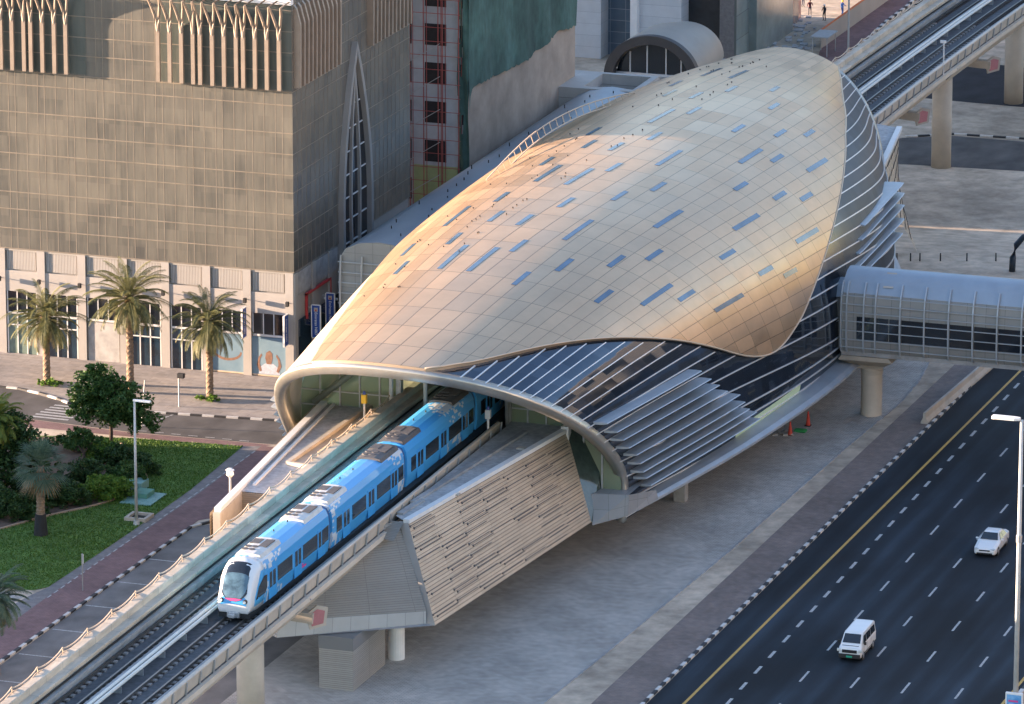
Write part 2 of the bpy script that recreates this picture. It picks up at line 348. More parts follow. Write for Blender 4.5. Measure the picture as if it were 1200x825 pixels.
# one sheet to the horizon, dipping gently beyond the station
g = MB(); ys = [-2500,-600,94]+[96+2*k for k in range(14)]+[126,800,3500]; xs = [-2500,-300,300,2500]
for y in ys: g.v += [(x, y, zg(y)) for x in xs]
for j in range(len(ys)-1):
    for i in range(3): g.f.append((j*4+i, j*4+i+1, (j+1)*4+i+1, (j+1)*4+i)); g.mi.append(0)
struct(g.build('ground', M['sand'], smooth=True))
sheet('forecourt_paving', [(-31,-120),(7.0,-120),(7.6,-36),(8.2,-24),(9.3,5.6),(9.5,21.5),(9.8,36),(10.3,49),(10.0,56),(9.2,62),(7,75),(2,88),(-31,88)], M['forecourt'], .004)
sheet('footway', [(10.6,-140),(14.2,-140),(14.3,95),(11.5,95),(11.4,60),(11.2,20),(10.9,-30)], M['footway'], .006)
sheet('highway', [(14.55,-400),(38.9,-400),(38.9,900),(14.75,900)], M['asphalt'], .006)
sheet('median', [(39.3,-400),(44,-400),(44,900),(39.3,900)], M['footway'], .05)
sheet('far_carriageway', [(44.3,-400),(64,-400),(64,900),(44.3,900)], M['asphalt'], .006)
def line(name, x0, x1, y0, y1, w, mat):
    d = V((x1-x0, y1-y0, 0)).normalized(); n = V((-d.y, d.x, 0))*w/2
    return sheet(name, [(x0+n.x,y0+n.y),(x1+n.x,y1+n.y),(x1-n.x,y1-n.y),(x0-n.x,y0-n.y)], mat, .011)
line('yellow_edge_line', 17.0, 17.25, -140, 94, .22, M['paint_yellow'])
line('yellow_median_line', 38.4, 38.6, -140, 94, .22, M['paint_yellow'])
def dashes(name, xf, y0, pitch, ln, w, n):
    mb = MB()
    for k in range(n):
        y = y0+k*pitch; jl = R.uniform(-.06,.06)
        mb.add([(xf(y)-w/2,y,.012),(xf(y)+w/2,y,.012),(xf(y+ln)+w/2,y+ln+jl,.012),(xf(y+ln)-w/2,y+ln+jl,.012)], [(0,1,2,3)])
    return struct(mb.build(name, M['paint']))
dashes('short_lane_dashes', lambda y: 19.35-.0215*y, -100.8, 3.84, 1.7, .24, 46)
for i, (c, k) in enumerate(((22.97,.02),(26.78,.0212),(30.47,.024),(34.35,.027))):
    dashes('lane_dashes', lambda y: c-k*y, -93.4+(0,-.2,-.15,-.1)[i], 7.63, 2.5, .17, 24)
def kerb(name, pts, unit=1.0, w=.22, h=.14, z0=-.05, mats=None):
    """kerb of alternating painted blocks along a ground polyline"""
    mb = MB(); k = 0; rest = 0
    for a, b in zip(pts[:-1], pts[1:]):
        a = V((a[0],a[1],0)); b = V((b[0],b[1],0)); d = b-a; L_ = d.length; n = max(1, round(L_/unit))
        for i in range(n):
            p = a+d*(i/n); q = a+d*((i+1)/n); q -= (q-p)*.015
            z = zg((p.y+q.y)/2)
            mb.bar((p.x,p.y,z+(h+z0)/2), (q.x,q.y,z+(h+z0)/2), w, h-z0, mi=k % 2); k += 1
    return struct(mb.build(name, mats or [M['kerb_w'], M['kerb_b']]))
kerb('highway_kerb', [(14.35,-130),(14.5,94)], .98, w=.26)
kerb('median_kerb', [(39.1,-130),(39.1,94)], .98, w=.3)
kerb('forecourt_kerb', [(7.2,-60),(7.65,-36),(8.25,-24),(9.35,5.6),(9.55,21.5),(9.85,36),(10.3,49),(10.0,56),(9.2,62),(7,75)], 1.5, w=.14, h=.07, mats=[M['concrete_grey'], M['concrete_grey']])
# ------------------------------------------------------------------ the left-hand side: plaza, side road, lawn, path, parking bays
sheet('plaza_paving', [(-120,28.9),(-61,28.9),(-58.7,28.2),(-56.6,27.2),(-55.2,26.3),(-53.5,26.9),(-50,26.2),(-47.3,25.95),(-37,27),(-31,27.4),(-31,95),(-120,95)], M['plaza'], .10)
kerb('plaza_kerb', [(-110,29),(-61,29),(-58.7,28.25),(-56.6,27.2),(-55.2,26.25),(-53.5,26.8),(-50,26.1),(-47.3,25.85),(-37,26.9),(-31,27.3)], 1.0, w=.24, h=.15)
sheet('side_road', [(-120,21.5),(-56,20.8),(-47,19.9),(-36.6,20.2),(-31,20.6),(-31,27.3),(-47.3,25.9),(-53.5,26.9),(-55.2,26.3),(-61,28.9),(-120,29)], M['asphalt_old'], .008)
mb = MB()
for k in range(6):
    y = 21.5+k*.75; mb.add([(-56.6+.1*k,y,.015),(-53.2+.1*k,y-.1,.015),(-53.2+.1*k,y+.26,.015),(-56.6+.1*k,y+.36,.015)], [(0,1,2,3)])
struct(mb.build('zebra_crossing', M['paint']))
mb = MB()
for k in range(9):
    x = -47.2+.18*k; y = 20.6+.62*k; mb.add([(x-.1,y,.015),(x+.1,y,.015),(x+.24,y+.4,.015),(x+.04,y+.4,.015)], [(0,1,2,3)])
for k in range(7):
    x = -46.6+1.5*k; mb.add([(x,20.45,.015),(x+.8,20.5,.015),(x+.8,20.62,.015),(x,20.57,.015)], [(0,1,2,3)])
struct(mb.build('road_markings', M['paint']))
sheet('verge_path', [(-120,18.6),(-36,18.6),(-34.5,20.2),(-47,19.8),(-56,20.7),(-120,21.4)], M['redpath'], .007)
lawn_poly = [(-46.5,18.2),(-36.7,19.0),(-36.05,6),(-36.1,-5.5),(-36.3,-15),(-36.5,-21.5),(-37.2,-22.6),(-38.6,-22.8),(-43,-22.6),(-60,-22),(-80,-22),(-80,15),(-57,15.6)]
sheet('lawn', lawn_poly, M['lawn'], .03)
sheet('grey_path_edge', [(-36.7,19.0),(-36.05,6),(-36.1,-5.5),(-36.3,-15),(-36.5,-21.5),(-37,-24),(-37.6,-30),(-38,-60),(-35.6,-60),(-35.6,-24),(-35.5,-14),(-35.2,-5.5),(-35.05,6),(-35.3,19.6)], M['greypath'], .012)
sheet('mauve_path', [(-35.55,-70),(-35.6,-24),(-35.5,-14),(-35.2,-5.5),(-35.05,6),(-35.3,19.6),(-31,20),(-31,0),(-32.3,-1.6),(-32.5,-20),(-32.8,-70)], M['redpath'], .016)
mb = MB()
for k in range(34):
    y = -24+k*1.25; x = -35.5+.25*max(0, min(1, (y+24)/25))
    mb.add([(x-.06,y,.03),(x+.06,y,.03),(x+.06,y+.75,.03),(x-.06,y+.75,.03)], [(0,1,2,3)])
struct(mb.build('path_edge_line', M['paint']))
sheet('parking_bays', [(-32.2,-90),(-14,-90),(-14,-2),(-30.8,-2),(-32.1,-3.4),(-32.3,-20)], M['parking'], .009)
kerb('parking_kerb', [(-32.95,-80),(-32.55,-39),(-32.35,-20),(-32.15,-3.6),(-31.2,-1.75),(-30.0,-1.4)], 1.0, w=.26, h=.15)
mb = MB()
for k in range(9):
    y = -62+k*6.2; mb.box(-32.1,-27,y,y+.16,.012,.016)
struct(mb.build('bay_lines', M['paint']))
sheet('gravel_patch', [(-60,-23.2),(-40,-23.2),(-37.3,-24),(-37.6,-30),(-38,-60),(-60,-60)], pm('stony_gravel', (.36,.33,.29), .9, var=.45, scale=5, bump=.8, detail=8), .01)
bed_poly = P2((0,621),(53,606),(104,595),(130,588),(145,580),(160,572),(172,561),(170,554),(160,547),(150,532),(142,521))+[(-50,17.2),(-57,15),(-76,14),(-76,-10)]
sheet('planting_bed', bed_poly, M['soil'], .034)
kerb('bed_edging', bed_poly[10::-1], .7, w=.16, h=.16, mats=[pm('terracotta_edging', (.4,.28,.2), .8, var=.15, scale=3)]*2)
# ------------------------------------------------------------------ beyond the station
sheet('far_road', [(-23,141.5),(0,143.5),(40,145),(40,154.5),(-6,155.5),(-14,155.6),(-18.5,153.2),(-21,149)], M['asphalt_old'], .01)
kerb('far_kerb', [(-18.3,153.5),(-14,156.2),(-6,156.6),(10,156.0)], 1.3, w=.3, h=.16)
sheet('far_ramp', [(-34.5,172),(-12,170.5),(10,170),(10,188),(-12,188),(-34.5,192)], asphalt('dark_ramp_asphalt', (.04,.04,.045)), .012)
sheet('far_mauve_path', [tuple(GT(x,y)[:2]) for x,y in ((950,98),(1010,98),(1017,46),(1062,9),(1075,-4),(1100,-30),(1060,-30),(1033,-4),(1012,14),(962,55))], M['redpath'], .016)
kerb('far_path_kerb', [tuple(GT(x,y)[:2]) for x,y in ((1000,60),(1017,46),(1040,25),(1062,9),(1080,-8))], 1.1, w=.35, h=.2)
sheet('side_lane', [tuple(GT(x,y)[:2]) for x,y in ((1022,50),(1066,10),(1090,-10),(1150,-10),(1040,60))], M['asphalt'], .014)

# ------------------------------------------------------------------ elevated viaduct
KN = [(-150,-8.3),(-110,-9.0),(-70,-9.75),(-26,-10.45),(10,-11.0),(45,-11.4),(112,-12.0),(140,-11.75),(160,-11.35),(230,-9.2),(320,-5.2)]
def vx(y):
    for i in range(len(KN)-1):
        if y <= KN[i+1][0] or i == len(KN)-2:
            p0 = KN[max(0,i-1)]; p1 = KN[i]; p2 = KN[i+1]; p3 = KN[min(len(KN)-1,i+2)]
            t = (y-p1[0])/(p2[0]-p1[0]); h = p2[0]-p1[0]
            m1 = (p2[1]-p0[1])/max(1e-6,p2[0]-p0[0])*h; m2 = (p3[1]-p1[1])/max(1e-6,p3[0]-p1[0])*h
            return (2*t**3-3*t*t+1)*p1[1]+(t**3-2*t*t+t)*m1+(-2*t**3+3*t*t)*p2[1]+(t**3-t*t)*m2
Y0, Y1 = -115, 300
YS = [Y0+ (Y1-Y0)*k/104 for k in range(105)]
def sweep(mb, prof, y0=Y0, y1=Y1, n=104, mi=0):
    return mb.loft([[(vx(y)+u, y, z) for u, z in prof] for y in [y0+(y1-y0)*k/n for k in range(n+1)]], mi=mi)
M['sleeper_dark'] = pm('oily_rail_bed', (.05,.032,.025), .8, var=.3, scale=3)
via = thing('viaduct', 'beige concrete elevated railway viaduct running through the station', 'viaduct', (-11,-60,0))
sweep(MB(), [(-4.5,10.0),(-4.5,9.62),(-3.9,9.3),(-3.3,8.5),(-2.8,7.85),(-2.4,7.7),(2.4,7.7),(2.8,7.85),(3.3,8.5),(3.9,9.3),(4.5,9.62),(4.5,10.0)]).build('girder', M['girder'], via)
mb = MB()
for y in (-75,-46.8,-18,103,132,160.5,189,218): mb.bar((vx(y)+4.53,y,9.8),(vx(y)+3.38,y,8.6),.1,.12)
mb.build('girder_joint', M['concrete_grey'], via)
sweep(MB(), [(-4.2,10.0),(4.2,10.0),(4.2,10.06),(-4.2,10.06)]).build('track_slab', M['trackbed'], via)
for u in (1.75,-2.25):
    for s in (-.72,.72):
        sweep(MB(), [(u+s-.2,10.061),(u+s+.2,10.061),(u+s+.2,10.11),(u+s-.2,10.11)]).build('rail_bed', M['sleeper_dark'], via)
        sweep(MB(), [(u+s-.07,10.22),(u+s+.07,10.22),(u+s+.07,10.42),(u+s-.07,10.42)]).build('rail', M['rail'], via)
    sl_mesh = None
    for rng_ in ((-92,-43),(98,150)):
        y = rng_[0] if u > 0 else rng_[0]
        end = rng_[1] if (u > 0 or rng_[0] > 0) else -8
        step = .95
        rowmb = MB(); k = 0
        while y < end:
            [rowmb.box(vx(y)+u+q-.3, vx(y)+u+q+.3, y, y+.4, 10.062, 10.2) for q in (-.72,.72)]; y += step; k += 1
        o = rowmb.build('sleeper_row', M['sleeper'], via); o['kind'] = 'stuff'
for u, r, z in ((-.52,.13,10.62),(-.12,.13,10.62)):
    MB().tube([(vx(y)+u, y, z) for y in YS], r, 6).build('conductor_rail_cover', M['pipe'], via)
for y in YS[:19]+YS[52:80]: MB().box(vx(y)-.66, vx(y)+.02, y-.06, y+.06, 10.05, 10.5).build('cover_bracket', M['steel'], via)
sweep(MB(), [(-1.0,10.05),(-.74,10.05),(-.74,10.55),(-1.0,10.55)]).build('centre_kerb', M['concrete_grey'], via)
sweep(MB(), [(-3.55,10.06),(-3.2,10.06),(-3.2,10.75),(-3.55,10.75)]).build('cable_trough', M['concrete_grey'], via)
M['walkway'] = grid_mat('walkway_slabs', (.54,.45,.35), (.2,.17,.14), (50,2.9), (0,.012), rough=.8, tone=.09, src='Object', axes=(0,1), noise_var=.22, nscale=1.6, nstretch=(1.2,.25,1), bump=.4)
sweep(MB(), [(-4.5,10.0),(-3.45,10.0),(-3.45,11.35),(-3.3,11.35),(-3.3,11.5),(-4.5,11.5)]).build('evacuation_walkway', M['walkway'], via)
sweep(MB(), [(-4.62,11.5),(-3.95,11.5),(-3.95,11.95),(-4.0,12.0),(-4.58,12.0)]).build('cable_duct', M['walkway'], via)
sweep(MB(), [(-3.45,10.75),(-3.0,10.75),(-3.0,10.95),(-3.45,10.95)]).build('cable_shelf', M['concrete_grey'], via)
sweep(MB(), [(-3.35,11.02),(-3.25,11.02),(-3.25,11.12),(-3.35,11.12)]).build('walkway_cable', M['black'], via)
mb = MB()                                   # draped cable along the outer edge of the walkway
for a, b in ((-114,-4),(104,230)):
    pts = []; y = a
    while y < b: pts.append((vx(y)-4.62, y, 12.42-.3*abs(math.sin((y-a)*PI/4.4))**.6 )); y += .37
    mb = MB(); mb.tube(pts, .05, 5); mb.tube([(p[0]+.02, p[1], p[2]-.22) for p in pts[::2]], .035, 5)
    y = a
    while y < b: mb.bar((vx(y)-4.55,y,11.7),(vx(y)-4.62,y,12.45),.07,.07); y += 4.4
    mb.build('draped_handrail', M['orange'], via)
for a, b in ((-98,-4),(100,190)):          # right-hand parapet panels between posts
    y = a
    pm_ = MB()
    while y < b:
        y2 = y+2.55
        x1, x2 = vx(y), vx(y2)
        pm_.add([(x1+3.9,y,10.0),(x2+3.9,y2-.12,10.0),(x2+4.12,y2-.12,10.9),(x1+4.12,y,10.9),(x1+4.1,y,10.0),(x2+4.1,y2-.12,10.0),(x2+4.24,y2-.12,10.9),(x1+4.24,y,10.9)],
                [(0,1,2,3),(4,7,6,5),(3,2,6,7),(0,4,5,1),(0,3,7,4),(1,5,6,2)])
        MB().bar((x2+4.2,y2-.06,9.98),(x2+4.3,y2-.06,10.95),.09,.12).build('parapet_post', M['steel'], via)
        y = y2
    pm_.build('parapet_panels', M['concrete'], via)
    sweep(MB(), [(3.98,10.9),(4.26,10.9),(4.28,11.0),(4.2,11.06),(4.04,11.06),(3.96,11.0)], a, b, 40).build('parapet_rail', M['girder'], via)
    sweep(MB(), [(3.2,10.06),(3.5,10.06),(3.5,10.5),(3.2,10.5)], a, b, 40).build('cable_tray', M['concrete_grey'], via)
for y, x in ((-103.5,vx(-103.5)),(-75,vx(-75)),(-46.2,-10.4),(142.4,-11.6),(172.1,-12.0),(202,vx(202)),(232,vx(232))):
    z = zg(y); o = MB().cyl((x,y,z-.3),(x,y,7.75),.98,.98,28).build('pillar', M['pillar'], via, smooth=False)
    for p in o.data.polygons: p.use_smooth = len(p.vertices) == 4
def pentagon(y, px, py):
    p = G(px, py, 7.0) if y < 0 else G(px, py, 7.1)
    mb = MB().bar((vx(p.y)-3.4, p.y, 7.35), (p.x-.2, p.y, 7.0), .9, .75)
    b = mb.build('crosshead', M['concrete'], via)
    n = V((.42,-.88,.2)).normalized(); s = V((.9,.43,0)).normalized(); u = n.cross(s); u = u if u.z > 0 else -u
    c = V((p.x, p.y-.1, 7.0))
    pts = lambda r: [c+s*x*r+u*z*r for x, z in ((-.8,.3),(.05,.95),(.85,.75),(.65,-.55),(-.55,-.85))]
    m2 = MB().prism(pts(.95), -n*.5); m2.build('marker_frame', M['concrete'], b)
    MB().prism([q+n*.012 for q in pts(.68)], n*.02).build('marker_plate', pm('rose_plate', (.45,.17,.18), .6, var=.1, scale=2), b)
pentagon(-33, 372, 724); pentagon(142, 1081, 136); pentagon(172, 1164, 75)
# signal mast on the far parapet
mb = MB().cyl((vx(128)+4.25,128,9.9),(vx(128)+4.25,128,13.2),.07,.06,8); mb.box(vx(128)+3.9,vx(128)+4.45,127.9,128.1,13.1,13.35)
tag(mb.build('signal_mast', M['white']), 'thin white mast on the far viaduct parapet', 'mast')
# ------------------------------------------------------------------ station shell surface
WK=[13.056,15.652,16.852,16.174,11.889]; HK=[11.202,14.364,15.124,14.555,11.365]; XK=[-10.424,-10.344,-10.295,-10.744,-13.413]
ZC,YF,LF,YB,LB,N0,N1,SKF,SKB,AE,N2,C1,SH,NL = 6.949,-2.367,14.025,88.998,8.057,2.8,2.571,1.006,-3.877,1.295,2.068,-1.6,-1.058,-.291
def cr(v, s):
    v = [2*v[0]-v[1]]+v+[2*v[-1]-v[-2]]; t = max(0,min(1,s))*4; i = min(int(t),3); t -= i
    a,b,c,d = v[i:i+4]; return .5*(2*b+(c-a)*t+(2*a-5*b+4*c-d)*t*t+(3*b-a-3*c+d)*t**3)
def SP(s, th):
    sn, cs = math.sin(th), math.cos(th)
    n = N0+(NL*(1-2*s) if cs < 0 else 0)+(N1-N0)*2*s if s < .5 else N1+(N2-N1)*(2*s-1)
    e2 = .012; k = (2/n-1)/2
    S = sn*((sn*sn+e2)/(1+e2))**k; Cc = cs*((cs*cs+e2)/(1+e2))**k
    q = max(S,0)**AE
    y = (YF-LF*q+SKF*Cc+C1*Cc*max(S,0))*(1-s)+(YB+LB*q+SKB*Cc)*s
    return V((cr(XK,s)+cr(WK,s)*Cc+SH*S*(1-s)**2, y, ZC+(cr(HK,s) if sn > 0 else 8.)*S))
def TH(s, v): return v-.28*(s-.5)
CEN = lambda s: V((cr(XK,s), 0, 6))
def SN(s, th, off=0.):                        # point and outward normal
    e = .006; s0 = min(max(s,e),1-e)
    th0 = th
    for sing in (0, PI/2, PI):
        if abs(th0-sing) < .012: th0 = sing+.012*(1 if th0 >= sing else -1)
    a = SP(s0+e,th)-SP(s0-e,th); b = SP(s0,th0+.06)-SP(s0,th0-.06)
    n = a.cross(b)
    p = SP(s,th)
    if n.length < 1e-9: n = V((math.cos(th),0,math.sin(th)))
    n.normalize(); r = V((p.x-cr(XK,s), 0, p.z-6))
    if n.dot(r) < 0: n = -n
    return p+n*off, n
EDGE = [(0,1.30),(.008,1.198),(.028,1.081),(.053,.98),(.083,.86),(.12,.698),(.163,.503),(.216,.294),(.250,.180),(.276,.118),(.308,.081),(.338,.074),(.366,.097),(.414,.165),(.464,.279),(.521,.41),(.594,.592),(.667,.767),(.742,.934),(.857,1.105),(.955,1.225),(1,1.32)]
def low(s):
    for (a,b),(c,d) in zip(EDGE[:-1], EDGE[1:]):
        if s <= c: return b+(d-b)*(s-a)/(c-a)
    return EDGE[-1][1]
def lows(s):                                  # smoothed
    r = .012; return (low(max(0,s-r))+2*low(s)+low(min(1,s+r)))/4
def upv(s): return PI-lows(1-s)
TMIN, TMAX = -.33, PI+.33
st = thing('metro_station', 'golden seashell shaped railway station with a curved glass side and open mouth', 'station', (-11,40,0))
NS = 130
# glass side (+X), under and beyond the gold sheet
def envelope(name, mat, va, vb, nv, off=0., ns=NS, smooth=True, uvs=True):
    mb = MB(); vs = []; uv = []
    for i in range(ns+1):
        s = i/ns; a = va(s); b = vb(s)
        for j in range(nv+1):
            v = a+(b-a)*j/nv; vs.append(SN(s, TH(s,v), off)[0]); uv.append((s, v))
    fs = [(i*(nv+1)+j, (i+1)*(nv+1)+j, (i+1)*(nv+1)+j+1, i*(nv+1)+j+1) for i in range(ns) for j in range(nv)]
    mb.add(vs, fs, uv); return mb.build(name, mat, st, smooth=smooth)
vmin = lambda s: TMIN+.28*(s-.5); vmax = lambda s: TMAX+.28*(s-.5)
envelope('glass_wall', M['curtain'], vmin, lambda s: lows(s)+.03, 34)
# cladding on the far side
vcut = lambda s: max(upv(s)-.02, 2.62+.28*(s-.5))
mb = MB(); nv = 16; vs = []; uv = []
for i in range(NS+1):
    s = i/NS; a = vcut(s); b = vmax(s)
    for j in range(nv+1):
        v = a+(b-a)*j/nv; vs.append(SN(s, TH(s,v))[0]); uv.append((s, v))
mb.add(vs, [(i*(nv+1)+j, (i+1)*(nv+1)+j, (i+1)*(nv+1)+j+1, i*(nv+1)+j+1) for i in range(NS) for j in range(nv)], uv)
mb.build('sunny_side_glazing', M['pale_glass'], st, smooth=True)
mb = MB(); nv = 20; vs = []; uv = []
for i in range(NS+1):
    s = i/NS; a = upv(s)-.03; b = vcut(s)
    for j in range(nv+1):
        v = a+(b-a)*j/nv; vs.append(SN(s, TH(s,v))[0]); uv.append((s*30, v/.072))
mb.add(vs, [(i*(nv+1)+j, (i+1)*(nv+1)+j, (i+1)*(nv+1)+j+1, i*(nv+1)+j+1) for i in range(NS) for j in range(nv)], uv)
mb.build('metal_cladding', M['clad'], st, smooth=True)
# gold sheet with its own thickness
OFF = .28
mb = MB(); nv = 72; vs = []; uv = []
for i in range(NS+1):
    s = i/NS; a = lows(s); b = upv(s)
    for j in range(nv+1):
        v = a+(b-a)*j/nv; vs.append(SN(s, TH(s,v), OFF)[0]); uv.append((s*30, v/.072))
fs = [(i*(nv+1)+j, (i+1)*(nv+1)+j, (i+1)*(nv+1)+j+1, i*(nv+1)+j+1) for i in range(NS) for j in range(nv)]
mb.add(vs, fs, uv)
gold = mb.build('gold_roof', M['gold'], st, smooth=True)
def ribbon(name, path, offs, mat, parent):     # strip standing on the shell along a list of (s, v)
    mb = MB(); vs = []
    for s, v in path:
        for o in offs: vs.append(SN(s, TH(s,v), o)[0])
    k = len(offs); mb.add(vs, [(i*k+j, (i+1)*k+j, (i+1)*k+j+1, i*k+j+1) for i in range(len(path)-1) for j in range(k-1)])
    return mb.build(name, mat, parent, smooth=True)
edge_path = [(i/NS, lows(i/NS)) for i in range(NS+1)]
M['gold_plain'] = pm('gold_edge_trim', (.60,.46,.33), .4, .6, var=.05, scale=.5)
ribbon('roof_edge', edge_path, (0.0,OFF), M['gold_plain'], gold)
ribbon('roof_edge', [(i/NS, upv(i/NS)) for i in range(NS+1)], (-.15,OFF), M['gold_plain'], gold)
for s in (0., 1.):
    ribbon('roof_edge', [(s, lows(s)+(upv(s)-lows(s))*k/20) for k in range(21)], (-.15,OFF), M['gold_plain'], gold)
# raised bead along the lower rim of the gold
mb = MB().tube([SN(s, TH(s,v), OFF+.01)[0] for s, v in edge_path], .07, 6); mb.build('edge_bead', M['gold_plain'], gold, smooth=True)
# roof lights
WIN=[(0.401,1.570,1),(0.333,1.489,0),(0.283,1.529,0),(0.436,1.518,0),(0.539,1.801,0),(0.441,1.789,0),(0.496,1.720,0),(0.404,1.694,1),(0.336,1.744,0),(0.286,1.646,0),(0.291,1.862,1),(0.195,1.497,1),(0.228,1.445,0),(0.170,1.305,0),(0.233,1.708,0),(0.195,1.613,1),(0.175,1.838,0),(0.218,1.942,0),(0.368,1.361,0),(0.409,1.280,0),(0.278,1.328,1),(0.351,1.071,1),(0.208,1.208,0),(0.241,1.032,0),(0.278,0.927,0),(0.180,0.900,0),(0.223,0.712,1),(0.251,0.604,0),(0.479,1.007,0),(0.511,0.831,0),(0.551,0.742,0),(0.424,0.799,1),(0.499,0.543,1),(0.353,0.687,0),(0.386,0.488,0),(0.426,0.407,0),(0.296,0.432,1),(0.719,1.582,0),(0.754,1.430,0),(0.697,1.329,0),(0.604,1.327,0),(0.634,1.158,0),(0.674,1.061,0),(0.551,1.135,1),(0.576,1.034,0),(0.622,0.870,1),(0.789,1.802,1),(0.787,1.663,1),(0.727,1.854,0),(0.682,1.779,0),(0.679,1.656,0),(0.627,1.572,0),(0.599,1.641,1),(0.536,1.554,0),(0.494,1.611,0),(0.484,1.401,1)]
fm = M['steel']
for s, v, lng in WIN:
    e = .01; ps = (SP(s+e,TH(s,v))-SP(s-e,TH(s,v))).length/(2*e); pv = (SP(s,TH(s,v)+e)-SP(s,TH(s,v)-e)).length/(2*e)
    ds = (5.7 if lng else 3.0)/2/ps; dv = .43/2/pv
    n = 8 if lng else 4
    vs = []
    for i in range(n+1):
        ss = s-ds+2*ds*i/n
        for j in range(3):
            vv = v-dv+dv*j; vs.append(SN(ss, TH(ss,vv), OFF+.02)[0])
    w_ = MB().add(vs, [(i*3+j,(i+1)*3+j,(i+1)*3+j+1,i*3+j+1) for i in range(n) for j in range(2)]).build('skylight', M['glass_blue'], gold, smooth=True)
# little fixing studs near the crown
mb = MB()
for k in range(90):
    s = R.uniform(.12,.9); v = 1.62+.1*math.floor(R.uniform(0,4))+R.uniform(-.01,.01)
    p, n = SN(s, TH(s,v), OFF); mb.cyl(p, p+n*.1, .05, .05, 6)
o = mb.build('fall_arrest_stud', M['dark'], gold); o['kind'] = 'stuff'
# mullions: long white caps along the glass
k = 0; v = -.435
while v < 1.25:
    segs = []; cur = []
    for i in range(NS+1):
        s = i/NS; t = TH(s,v)
        ok = v < lows(s)-.004 and t > TMIN
        if ok: cur.append((s,v))
        else:
            if len(cur) > 2: segs.append(cur)
            cur = []
    if len(cur) > 2: segs.append(cur)
    for sg in segs:
        vs = []
        for s, vv in sg:
            p, n = SN(s, TH(s,vv)); q, _ = SN(s, TH(s,vv+.004)); w_ = (q-p).normalized()
            vs += [p-w_*.048-n*.02, p-w_*.048+n*.08, p+w_*.048+n*.08, p+w_*.048-n*.02]
        m_ = len(sg)
        MB().add(vs, [(i*4+j,(i+1)*4+j,(i+1)*4+(j+1)%4,i*4+(j+1)%4) for i in range(m_-1) for j in range(4)]+[(0,1,2,3),((m_-1)*4+3,(m_-1)*4+2,(m_-1)*4+1,(m_-1)*4)]).build('mullion', M['mullion'], st)
    v += .0725
# rims at both mouths
def rim(name, s, yo):
    mb = MB(); secs = []
    prof = [(.06,.0),(.12,.16),(.03,.34),(-.12,.38),(-.74,.30),(-.82,.1),(-.80,-.7),(-.5,-.8),(-.05,-.7)]
    for k in range(91):
        th = TMIN-.02+(TMAX-TMIN+.04)*k/90
        p, n = SN(s, th); tg = (SP(s, th+.03)-SP(s, th-.03)).normalized(); bn = tg.cross(n).normalized(); bn = bn if bn.y*yo < 0 else -bn
        n2 = tg.cross(bn).normalized(); n2 = n2 if n2.dot(n) > 0 else -n2
        secs.append([p+n2*a+bn*b for a, b in prof])
    mb.loft(secs); return mb.build(name, M['rim'], st, smooth=True)
rim('rim', 0., 1); rim('rim', 1., -1)
# end walls inside the mouths
def end_wall(yw, s_end):
    prof = []
    for k in range(141):
        th = TMIN+(TMAX-TMIN)*k/140
        y0 = SP(0.,th).y; y1 = SP(1.,th).y; s = (yw-y0)/(y1-y0); s = max(0,min(1,s))
        p, n = SN(s, th, -.25); prof.append((p.x, p.z))
    return prof
def ztop(prof, x):
    best = None
    for (a,b),(c,d) in zip(prof[:-1], prof[1:]):
        if (a-x)*(c-x) <= 0 and abs(a-c) > 1e-6:
            z = b+(d-b)*(x-a)/(c-a); best = z if best is None else max(best, z)
    return best
def zlow(prof, x, zb):
    zs = []
    for (a,b),(c,d) in zip(prof[:-1], prof[1:]):
        if (a-x)*(c-x) <= 0 and abs(a-c) > 1e-6: zs.append(b+(d-b)*(x-a)/(c-a))
    return max(zb, min(zs)) if len(zs) > 1 else zb
for yw, s_end, sg in ((-1.8,0,-1),(84.5,1,1)):
    prof = end_wall(yw, s_end); xs_ = [p[0] for p in prof]; xa, xb = min(xs_)+.1, max(xs_)-.1
    cx = vx(yw); h0, h1 = cx-4.6, cx+4.3
    gl = thing and MB(); mu = MB()
    cols = []
    for (c0, c1, zb) in ((xa, h0, 4.9), (h0, h1, 15.9), (h1, xb, 4.9)):
        n = max(1, round((c1-c0)/1.55))
        for i in range(n):
            x0 = c0+(c1-c0)*i/n; x1 = c0+(c1-c0)*(i+1)/n
            t0, t1 = ztop(prof, x0), ztop(prof, x1)
            if t0 is None or t1 is None: continue
            b0, b1 = zlow(prof,x0,zb), zlow(prof,x1,zb)
            gl.add([(x0,yw,b0),(x1,yw,b1),(x1,yw,max(t1,b1)),(x0,yw,max(t0,b0))], [(0,1,2,3)])
            mu.box(x0-.06,x0+.06,yw-.14,yw+.1,b0,max(t0,b0)+.05)
        for z in (10.4,11.6,13.1,14.6,16.1):
            if z > zb: 
                x0 = c0; 
                ok = [x for x in [c0+(c1-c0)*q/40 for q in range(41)] if (ztop(prof,x) or 0) > z]
                if ok: mu.box(min(ok),max(ok),yw-.1,yw+.06,z-.05,z+.05)
    gl.build('end_glazing', M['green_glass'], st, fix=False); 
    mu.box(h0-.2,h0+.2,yw-.35,yw+.2,10.2,17); mu.box(h1-.2,h1+.2,yw-.35,yw+.2,10.2,17)
    mu.build('glazing_frame', M['steel'], st)
MB().cyl((-22.2,-2.6,10.8),(-15.4,-2.6,16.4),.24,.24,12).build('brace_tube', pm('green_grey_tube', (.22,.27,.24), .4, .3, var=.1), st, smooth=True)
for x in (-15.9,-6.5,-13.1):
    MB().cyl((x,-2.5,10.4),(x,-2.5,17.2),.17,.17,14).build('column', M['white'] if x < -10 else M['steel'], st, smooth=True)
